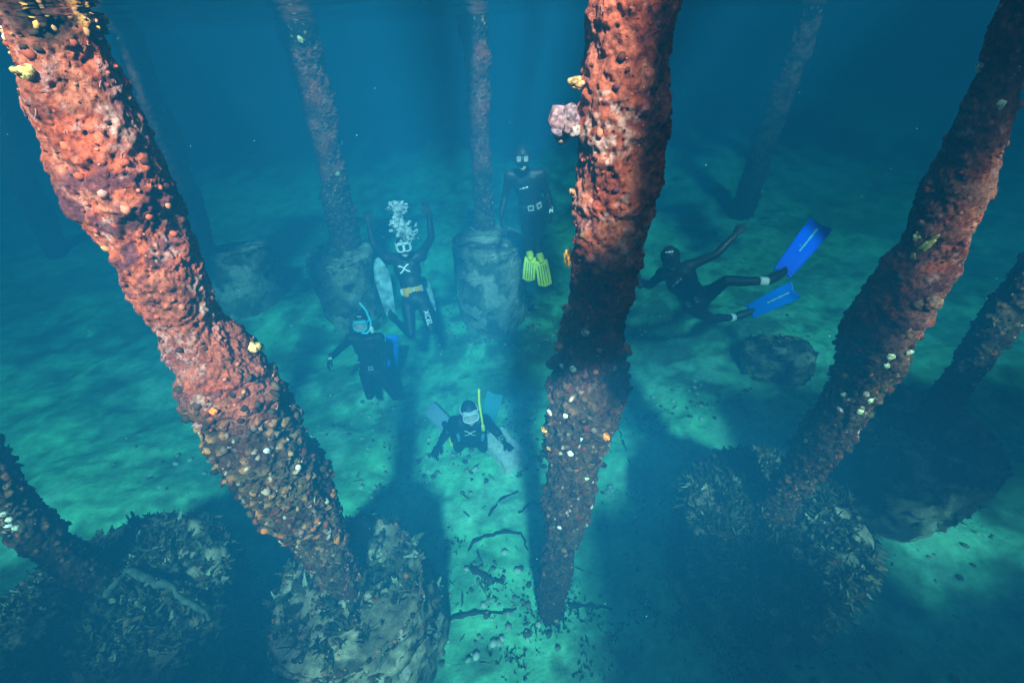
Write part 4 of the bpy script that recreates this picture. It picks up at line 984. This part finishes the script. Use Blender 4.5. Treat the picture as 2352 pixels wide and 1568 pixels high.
D5.snorkel([h.hc + sx - h.ud * 0.17 + h.fd * 0.07, h.hc + sx - h.ud * 0.05 + h.fd * 0.05, h.hc + sx + h.ud * 0.10 + h.fd * 0.0, h.hc + sx * 1.15 + h.ud * 0.235 - h.fd * 0.03], [0.011, 0.011, 0.013, 0.013], M_YTUBE, M_YTUBE,
           ([h.hc + sx - h.ud * 0.20 + h.fd * 0.075, h.hc + sx - h.ud * 0.155 + h.fd * 0.075], [0.022, 0.02], 10))
D5.decal('chest_emblem', print_x(0.10), J['chest'] * 0.62 + J['pelvis'] * 0.38, -D5.right, D5.up, CAMV(J['chest']) + D5.fwd, M_WHITE)
kd = unit(J['wr_l'] - J['el_l'])
D5.decal('sleeve_lettering', print_text('XCEL', 0.10), J['wr_l'] * 0.5 + J['el_l'] * 0.5, kd, np.cross(unit(CAMV(J['wr_l'])), kd), CAMV(J['wr_l']), M_WHITE)
bc = J['chest'] * 0.25 + J['pelvis'] * 0.75
blt = D5.band('weight_belt', bc, D5.up, D5.fwd, M_WEB, 0.05)
for u in (-1.2, 1.2):
    dr = D5.fwd * math.cos(u) + D5.right * math.sin(u); q, n_ = D5.surf(bc, dr, 0.014); D5.block('weight', q, np.cross(D5.up, dr), D5.up, dr, (0.055, 0.10, 0.03), M_TFIN, blt)
q = J['kn_r'] * 0.5 + J['an_r'] * 0.5; q2 = onz(1036, 1016, FLOOR + 0.18)
D5.add('knife', join_parts('knife', [tube([q2 + UPZ * 0.07 + np.array([-.02, .02, 0]), q2 - UPZ * 0.04], [0.012, 0.014], 10), tube([q2 - UPZ * 0.03, q2 - UPZ * 0.05], [0.022, 0.02], 10)]), M_YTUBE)
D5.fin(J['an_r'], J['toe_r'], solve(J['toe_r'], (984, 934), 0.50, True), CAMV(J['toe_r']), 0.15, 0.18, M_PFIN, swallow=0.02)
D5.fin(J['an_l'], J['toe_l'], solve(J['toe_l'], (1138, 900), 0.50, False), CAMV(J['toe_l']), 0.15, 0.18, M_TFIN, swallow=0.02)

# bubbles from the raised-arm diver
br = np.random.default_rng(77); items = []
h0 = D1.hc
for k in range(1900):
    t = br.random() ** 0.85; px = at(932 - 24 * t + 6 * math.sin(t * 9), 552 - 84 * t, h0 @ cam_f - 0.10 - 0.10 * t); sp = 0.030 + 0.050 * t * (1.15 - t) + 0.02 * math.sin(t * 7)
    q = px + br.normal(0, 1, 3) * np.array([sp, sp, 0.02]); r_ = 0.0025 + 0.020 * br.random() ** 7 + 0.004 * t * br.random() ** 2
    v, f = _ico(1 if r_ < 0.010 else 2, 0.10, k)
    items.append((v, f, np.diag([r_ * 1.15, r_ * 1.15, r_ * 0.7]), q, np.array([0.85, 0.9, 0.92])))
v, f, c_ = merge_shapes(items)
M_BUB = bpy.data.materials.new('air_bubble'); M_BUB.use_nodes = True; nt = M_BUB.node_tree; nt.nodes.clear()
lw = nt.nodes.new('ShaderNodeLayerWeight'); lw.inputs['Blend'].default_value = 0.8; tr_ = nt.nodes.new('ShaderNodeBsdfTransparent'); gl = nt.nodes.new('ShaderNodeBsdfPrincipled')
gl.inputs['Base Color'].default_value = (0.88, 0.92, 0.94, 1); gl.inputs['Roughness'].default_value = 0.15; gl.inputs['Metallic'].default_value = 0.3
ms = nt.nodes.new('ShaderNodeMixShader'); mo = nt.nodes.new('ShaderNodeOutputMaterial')
nt.links.new(lw.outputs['Facing'], ms.inputs[0]); nt.links.new(tr_.outputs[0], ms.inputs[1]); nt.links.new(gl.outputs[0], ms.inputs[2]); nt.links.new(ms.outputs[0], mo.inputs['Surface'])
bo = link('air_bubbles', mesh_np('air_bubbles', v - h0, f), M_BUB); bo.location = tuple(h0)
tag(bo, 'silvery plume of air bubbles rising above the diver with raised arms', kind='stuff')
# ------------------------------------------------------------------ sponges and shells that can be told apart on the piles
def on_pile(I, px):
    """where the sight line through px meets (or grazes) the pile, in the pile's own frame, with the outward direction"""
    V = I['V'] + I['base']; d = ray(*px); d = d / np.linalg.norm(d)
    t = V @ d; off = np.linalg.norm(V - t[:, None] * d, axis=1)
    k = np.argmin(off + 0.15 * (t - t[off < off.min() + 0.03].min()).clip(0, 9) * (off < 0.3) + (off > 0.3) * 9)
    z = V[k, 2]; j = int(np.argmin(np.abs(I['zabs'] - z))); ctr = np.array([I['xx'][j], I['yy'][j], I['zz'][j] - I['base'][2]])
    n = I['V'][k] - ctr; n[2] = 0
    return I['V'][k], unit(n)
def lump_part(I, px, size, colour, name='sponge', label=None, seed=1, holes=True, sub=0):
    q, n = on_pile(I, px); F3 = frame(n, np.random.default_rng(seed)); r0 = np.random.default_rng(seed + 500); colour = np.asarray(colour); size = np.asarray(size)
    sub = sub or (9 if holes else 1); its = []
    for m_ in range(sub):
        v, f = _ico(3, 0, 1); w = fbm(v * 1.6 + seed * 3.3 + m_ * 9, 3, seed) - 0.5; w2, _ = worley(v * 3.2 + seed + m_, seed + 5)
        r_ = 1 + 0.6 * w + (-0.25 * sstep(0.45, 0.1, w2) if holes else 0); v = v * r_[:, None]
        if sub > 1: v = v * r0.uniform(0.35, 0.62) + unit(r0.normal(0, 1, 3) + [0, 0, 0.4]) * r0.uniform(0.25, 0.85)
        its.append((v * size, f, F3, q + n * size[2] * 0.3, colour * r0.uniform(0.55, 1.25) * (1 + r0.normal(0, 0.08, 3))))
    V, f, col = merge_shapes(its)
    w3 = fbm(V * 130, 3, seed + 8); col = col * (0.45 + 1.1 * sstep(0.3, 0.65, w3))[:, None]
    o = link(name, mesh_np(name, V, f, col), M_SHELL, I['root'])
    if label: o['label'] = label
    return o
PALEY = np.array([0.62, 0.40, 0.14])
lump_part(PL, (577, 803), (0.032, 0.030, 0.030), PALEY * 0.8, label='rounded yellow sponge on the edge of the pile', seed=1)
lump_part(PL, (60, 165), (0.020, 0.028, 0.012), PALEY * 0.6, label='cluster of yellow mussels below the waterline', seed=2)
lump_part(PL, (485, 942), (0.018, 0.016, 0.012), np.array([0.95, 0.16, 0.02]), label='small bright orange sponge', seed=3)
lump_part(PL, (655, 968), (0.030, 0.022, 0.012), TAN * 1.2, label='flat tan shell', seed=4, holes=False)
lump_part(PL, (612, 1035), (0.014, 0.012, 0.008), np.array([0.6, 0.55, 0.6]), name='shell', seed=5, holes=False)
lump_part(PL, (685, 1073), (0.013, 0.018, 0.008), np.array([0.85, 0.75, 0.5]), name='shell', seed=6, holes=False)
lump_part(PC, (1318, 282), (0.046, 0.060, 0.055), np.array([0.17, 0.085, 0.085]), label='knobbly purple grey sponge clump sticking out at the left', seed=11, sub=22)
lump_part(PC, (1322, 262), (0.019, 0.026, 0.030), np.array([0.55, 0.28, 0.10]), label='pale yellow sponge on the purple clump', seed=12)
lump_part(PC, (1330, 195), (0.016, 0.016, 0.030), TAN, seed=13)
lump_part(PC, (1310, 440), (0.016, 0.020, 0.014), TAN * 1.3, seed=14)
lump_part(PC, (1306, 588), (0.020, 0.040, 0.018), np.array([0.62, 0.28, 0.04]), label='long ochre sponge on the left edge', seed=15)
lump_part(PC, (1296, 712), (0.025, 0.028, 0.022), np.array([0.55, 0.36, 0.2]), seed=16)
lump_part(PC, (1272, 800), (0.022, 0.040, 0.024), np.array([0.62, 0.26, 0.04]), label='ochre sponge jutting from the left edge low down', seed=17)
lump_part(PC, (1262, 838), (0.030, 0.030, 0.030), UMB * 1.4, seed=18)
lump_part(PC, (1442, 805), (0.030, 0.030, 0.030), np.array([0.28, 0.12, 0.04]), seed=19)
lump_part(PC, (1390, 1003), (0.024, 0.018, 0.018), np.array([0.85, 0.22, 0.02]), label='orange sponge on the right edge near the base', seed=20)
lump_part(PC, (1252, 985), (0.016, 0.018, 0.016), np.array([0.80, 0.30, 0.03]), label='small orange sponge on the left edge', seed=21)
lump_part(PC, (1262, 1030), (0.016, 0.018, 0.012), np.array([0.80, 0.32, 0.05]), seed=22)
for k, (x, y) in enumerate(((1290, 840), (1318, 845), (1345, 765), (1300, 955), (1340, 1010), (1310, 1040), (1350, 1100), (1285, 1215), (1262, 950), (1410, 845))):
    lump_part(PC, (x, y), (0.012 + 0.004 * (k % 3), 0.017, 0.007), np.array([0.75, 0.70, 0.52]), name='shell', seed=30 + k, holes=False)
lump_part(PR, (2132, 556), (0.018, 0.055, 0.014), np.array([0.62, 0.50, 0.12]), label='long pale yellow sponge', seed=51)
lump_part(PR, (2105, 545), (0.012, 0.022, 0.010), np.array([0.66, 0.58, 0.22]), seed=52)
lump_part(PR, (2100, 588), (0.012, 0.018, 0.010), np.array([0.60, 0.50, 0.15]), seed=53)
lump_part(PR, (2130, 690), (0.045, 0.05, 0.03), np.array([0.30, 0.14, 0.09]), seed=54)
for k, (x, y) in enumerate(((2090, 812), (2045, 818), (2035, 838), (1990, 905), (1998, 918), (1975, 945), (1940, 905), (1930, 940), (2240, 160), (2300, 240))):
    lump_part(PR, (x, y), (0.014 + 0.004 * (k % 2), 0.018, 0.010), np.array([0.80, 0.70, 0.45]), name='shell', seed=60 + k, holes=False)
for k, (x, y) in enumerate(((12, 1178), (22, 1195), (36, 1213), (8, 1222), (20, 1205))):
    lump_part(PA, (x, y), (0.016, 0.020, 0.010), np.array([0.80, 0.75, 0.55]), name='shell', seed=80 + k, holes=False)
for k, (x, y) in enumerate(((638, 28), (652, 40), (690, 92), (786, 325), (775, 400))):
    lump_part(PB, (x, y), (0.03, 0.04, 0.015), np.array([0.75, 0.65, 0.3]), name='shell', seed=90 + k, holes=False)

# ------------------------------------------------------------------ things lying on the sand
M_BLOCK = mat_principled('crusted_concrete_block', (0.90, 0.92, 0.74), 0.9, vary=0.3, scale=25, bump=0.8)
zb = FLOOR + 0.02
A, B = onz(1132, 994, zb + 0.1), onz(1184, 1053, zb + 0.1); W1, W2 = onz(1152, 1071, zb + 0.1), onz(1203, 1033, zb + 0.1)
ly = unit(B - A); lx = unit((W2 - W1) - ly * ((W2 - W1) @ ly)); L_, W_ = np.linalg.norm(B - A) + 0.06, 0.30
bm = bmesh.new()
for (cx0, cy0, cz0, sx0, sy0, sz0) in ((-W_ / 2 + 0.055, 0, 0.0, 0.11, L_, 0.15), (W_ / 2 - 0.03, 0, 0.0, 0.06, L_, 0.15), (0.02, L_ / 2 - 0.03, -0.002, W_ - 0.18, 0.058, 0.145), (0.02, -L_ / 2 + 0.03, -0.002, W_ - 0.18, 0.058, 0.145), (0.02, 0, -0.055, W_ - 0.18, L_ - 0.12, 0.03)):
    r_ = bmesh.ops.create_cube(bm, size=1.0)
    for v in r_['verts']: v.co = (v.co.x * sx0 + cx0, v.co.y * sy0 + cy0, v.co.z * sz0 + cz0)
bmesh.ops.subdivide_edges(bm, edges=bm.edges[:], cuts=4, use_grid_fill=True)
pv_ = np.array([v.co[:] for v in bm.verts]); dn = np.stack([fbm(pv_ * 18 + 5, 3, 200 + k) - 0.5 for k in range(3)], 1) * 0.035
for v, d_ in zip(bm.verts, dn): v.co = Vector((*(v.co + Vector(tuple(d_))),))
me = bpy.data.meshes.new('hollow_block'); bm.to_mesh(me); bm.free()
hb = link('hollow_block', me, M_BLOCK); c_ = (A + B) / 2
hb.matrix_world = basis((c_[0], c_[1], floor_at(c_[0], c_[1]) + 0.10), lx, ly, np.cross(lx, ly))
tag(hb, 'crusted open concrete block on the sand under the gloved hand of the crouching diver', 'concrete block')

M_STICK = mat_principled('waterlogged_wood', (0.05, 0.045, 0.03), 0.9, vary=0.5, scale=15, bump=0.6)
STICKS = [
    ('thick short log on the bright sand left of the middle pile', [(1083, 1303), (1120, 1322), (1152, 1334)], (0.030, 0.028, 0.024)),
    ('long thin dark branch on the sand near the bottom centre', [(1030, 1420), (1090, 1408), (1140, 1404), (1185, 1398)], (0.020, 0.018, 0.014, 0.008)),
    ('crooked branch arching on the sand left of the middle pile base', [(1072, 1262), (1105, 1232), (1150, 1220), (1195, 1222), (1212, 1262)], (0.012, 0.014, 0.013, 0.012, 0.008)),
    ('curved twig on the sand nearest the crouching diver', [(1125, 1180), (1150, 1145), (1190, 1127)], (0.014, 0.014, 0.008)),
    ('small hooked twig touching the base of the middle pile', [(1195, 1178), (1215, 1155), (1255, 1158)], (0.010, 0.012, 0.010)),
    ('straight stick on the sand right of the middle pile base', [(1312, 1388), (1360, 1390), (1405, 1398)], (0.016, 0.014, 0.010)),
    ('thin rope-like stem on the sand right of the middle pile', [(1425, 990), (1435, 1020), (1446, 1062)], (0.008, 0.008, 0.007)),
    ('bare branch reaching over the sand at the bottom right', [(1640, 1420), (1600, 1395), (1560, 1400)], (0.014, 0.012, 0.008)),
    ('grey-green fallen branch lying over the weedy footing at the lower left', [(245, 1360), (290, 1310), (360, 1335), (430, 1375), (480, 1420)], (0.020, 0.026, 0.024, 0.020, 0.014)),
    ('pale crooked stick on the sand right of the left footing', [(955, 1358), (985, 1368), (1010, 1405), (1030, 1420)], (0.018, 0.020, 0.016, 0.012)),
]
M_PALEW = mat_principled('silted_pale_wood', (0.07, 0.10, 0.07), 0.9, vary=0.5, scale=18, bump=0.6)
for lab, pts, rad in STICKS:
    P = []
    for q in pts:
        w = onz(q[0], q[1], FLOOR)
        for _ in range(3): w = onz(q[0], q[1], floor_at(w[0], w[1]) + 0.012)
        P.append(w)
    if 'footing' in lab and 'lower left' in lab: P = [onz(q[0], q[1], -2.90) for q in pts]
    # finer, knobbly path
    Q = []; R2 = []
    for k in range(len(P) - 1):
        for j in range(4): t = j / 4; Q.append(P[k] * (1 - t) + P[k + 1] * t + rng.normal(0, 0.010, 3)); R2.append((rad[k] * (1 - t) + rad[k + 1] * t) * rng.uniform(0.6, 1.3))
    Q.append(P[-1]); R2.append(rad[-1]); o0 = Q[0]
    st = link('stick', join_parts('stick', [tube([q - o0 for q in Q], R2, 9)]), M_PALEW if 'pale' in lab or 'grey-green' in lab else M_STICK); st.location = tuple(o0)
    tag(st, lab, 'stick', 'sticks on the sea floor')

# rubble, shell grit and weed that nobody could count
rr = np.random.default_rng(55); items = []
while len(items) < 3600:
    x, y = rr.normal(0.2, 2.0), rr.uniform(0.7, 6.5)
    if fbm(np.array([[x * 1.3, y * 1.3, 0.0]]), 3, 91)[0] < 0.47 + 0.1 * rr.random(): continue
    s = 0.004 + 0.035 * rr.random() ** 4; v, f = LUMPS[rr.integers(5)]
    c_ = (np.array([0.45, 0.50, 0.36]), np.array([0.12, 0.13, 0.09]), np.array([0.70, 0.72, 0.58]), np.array([0.25, 0.26, 0.18]))[rr.integers(4)]
    items.append((v, f, frame(np.array([0.1, 0.1, 1.0]), rr) @ np.diag([s, s * rr.uniform(.7, 1.5), s * 0.6]), np.array([x, y, floor_at(x, y) + s * 0.2]), c_))
for k in range(110):       # splinters and bits of bark
    x, y = rr.normal(0.1, 1.1), rr.uniform(0.8, 3.4); L = rr.uniform(0.02, 0.09); v, f = LUMPS[rr.integers(5)]
    items.append((v, f, frame(np.array([0.05, 0.05, 1.0]), rr) @ np.diag([L, L * 0.13, L * 0.10]), np.array([x, y, floor_at(x, y) + 0.006]), np.array([0.09, 0.11, 0.07]) * rr.uniform(0.5, 2.2)))
v, f, c_ = merge_shapes(items); ru = link('rubble', mesh_np('rubble', v, f, c_), M_SHELL); tag(ru, 'scattered stones and shell grit on the sand', kind='stuff')
spots = []
cent = [onz(*q, FLOOR)[:2] for q in ((1130, 1340), (1180, 1500), (1400, 1450), (1480, 1380), (1560, 1430), (1650, 1500), (1700, 1540), (1930, 1400), (1960, 1250), (1350, 1540), (1040, 1240), (1500, 1000), (1480, 960), (640, 1500), (500, 1420), (420, 1330), (1850, 1500), (1275, 1420), (1230, 1400), (1320, 1380))]
while len(spots) < 1100:
    c0 = cent[rr.integers(len(cent))]; x, y = c0 + rr.normal(0, 0.04 + 0.11 * ((len(spots) * 7) % 5) / 5, 2)
    spots.append((np.array([x, y, floor_at(x, y)]), np.array([0, 0, 1.0])))
v, f, c_ = weed_tufts(spots, rr, 0.42); sw = link('seaweed_patches', mesh_np('seaweed_patches', v, f, c_, smooth=False), M_WEED); tag(sw, 'low dark weed tufts growing in patches on the sand', kind='stuff')

# ------------------------------------------------------------------ small fish and drifting specks
M_FISH_P = mat_principled('silver_blue_fish', (0.40, 0.60, 0.72), 0.3, metallic=0.2); M_FISH_D = mat_principled('dark_fish', (0.03, 0.04, 0.04), 0.5)
def fish(px, depth, length, yaw, mat, lab, grp):
    n = 12; v = []; m_ = 8
    for k in range(n + 1):
        t = k / n; h_ = 0.15 * math.sin(math.pi * min(1, t * 1.08) ** 0.75) * length + 0.004 * length; w_ = h_ * 0.5
        for j in range(m_): a_ = 2 * math.pi * j / m_; v.append(((t - 0.5) * length, math.cos(a_) * w_, math.sin(a_) * h_))
    body = (np.array(v), grid_faces(m_, n + 1, True), np.array([[j, (j + 1) % m_, 0] for j in range(1, m_ - 1)]))
    e = 0.46 * length; th = 0.004 * length
    tail = np.array([(e, -th, 0), (e + 0.2 * length, -th, 0.13 * length), (e + 0.13 * length, -th, 0), (e + 0.2 * length, -th, -0.13 * length)]); tail = np.vstack([tail, tail + [0, 2 * th, 0]])
    tf = np.array([[0, 1, 2], [0, 2, 3], [4, 6, 5], [4, 7, 6], [0, 4, 5], [0, 5, 1], [0, 3, 7], [0, 7, 4]])
    fin_ = np.array([(-0.15 * length, 0, 0.12 * length), (0.15 * length, 0, 0.10 * length), (0.12 * length, 0, 0.19 * length), (-0.08 * length, 0, 0.18 * length)]); fin_ = np.vstack([fin_ - [0, th, 0], fin_ + [0, th, 0]])
    ff = np.array([[0, 1, 2], [0, 2, 3], [4, 6, 5], [4, 7, 6], [2, 6, 7], [2, 7, 3]])
    q = at(px[0], px[1], depth); root = empty('fish', q, lab, 'fish', grp, rot=(0.2, 0.1, yaw))
    link('body', join_parts('body', [body]), mat, root); link('tail', mesh_np('tail', tail, tf, smooth=False), mat, root); link('dorsal_fin', mesh_np('dorsal_fin', fin_, ff, smooth=False), mat, root)
G1, G2 = 'pale fish by the left footing', 'small dark fish over the sand right of the middle pile'
fish((827, 1167), 3.0, 0.055, 0.1, M_FISH_P, 'small pale blue fish just above the rim of the left footing, left one of two', G1)
fish((857, 1180), 3.0, 0.050, 0.0, M_FISH_P, 'small pale blue fish just above the rim of the left footing, right one of two', G1)
fish((652, 1222), 3.1, 0.050, 0.4, M_FISH_P, 'single pale fish over the lit sand left of the left red pile', G1)
for k, (x, y, lab) in enumerate(((1508, 1112, 'upper left'), (1545, 1110, 'upper right'), (1527, 1245, 'lower'), (1830, 1592 - 36, 'lowest, near the bottom edge'), (1412, 985, 'nearest the middle pile'))):
    fish((x, y), 3.2, 0.075, 1.3 + 0.5 * k, M_FISH_D, 'small dark fish over the sand right of the middle pile, ' + lab, G2)
items = []
for k in range(240):
    d_ = rr.uniform(1.2, 5.5); q = at(rr.uniform(0, 2352), rr.uniform(100, 1568), d_)
    if q[2] < FLOOR + 0.15 or q[2] > -0.05: continue
    s = 0.0007 * d_ * rr.uniform(0.6, 1.7); v, f = LUMPS[rr.integers(5)]; items.append((v, f, np.diag([s, s, s]), q, np.array([0.40, 0.48, 0.48])))
v, f, c_ = merge_shapes(items); sp_ = link('drifting_specks', mesh_np('drifting_specks', v, f, c_), M_SHELL); tag(sp_, 'tiny pale specks drifting in the water', kind='stuff')
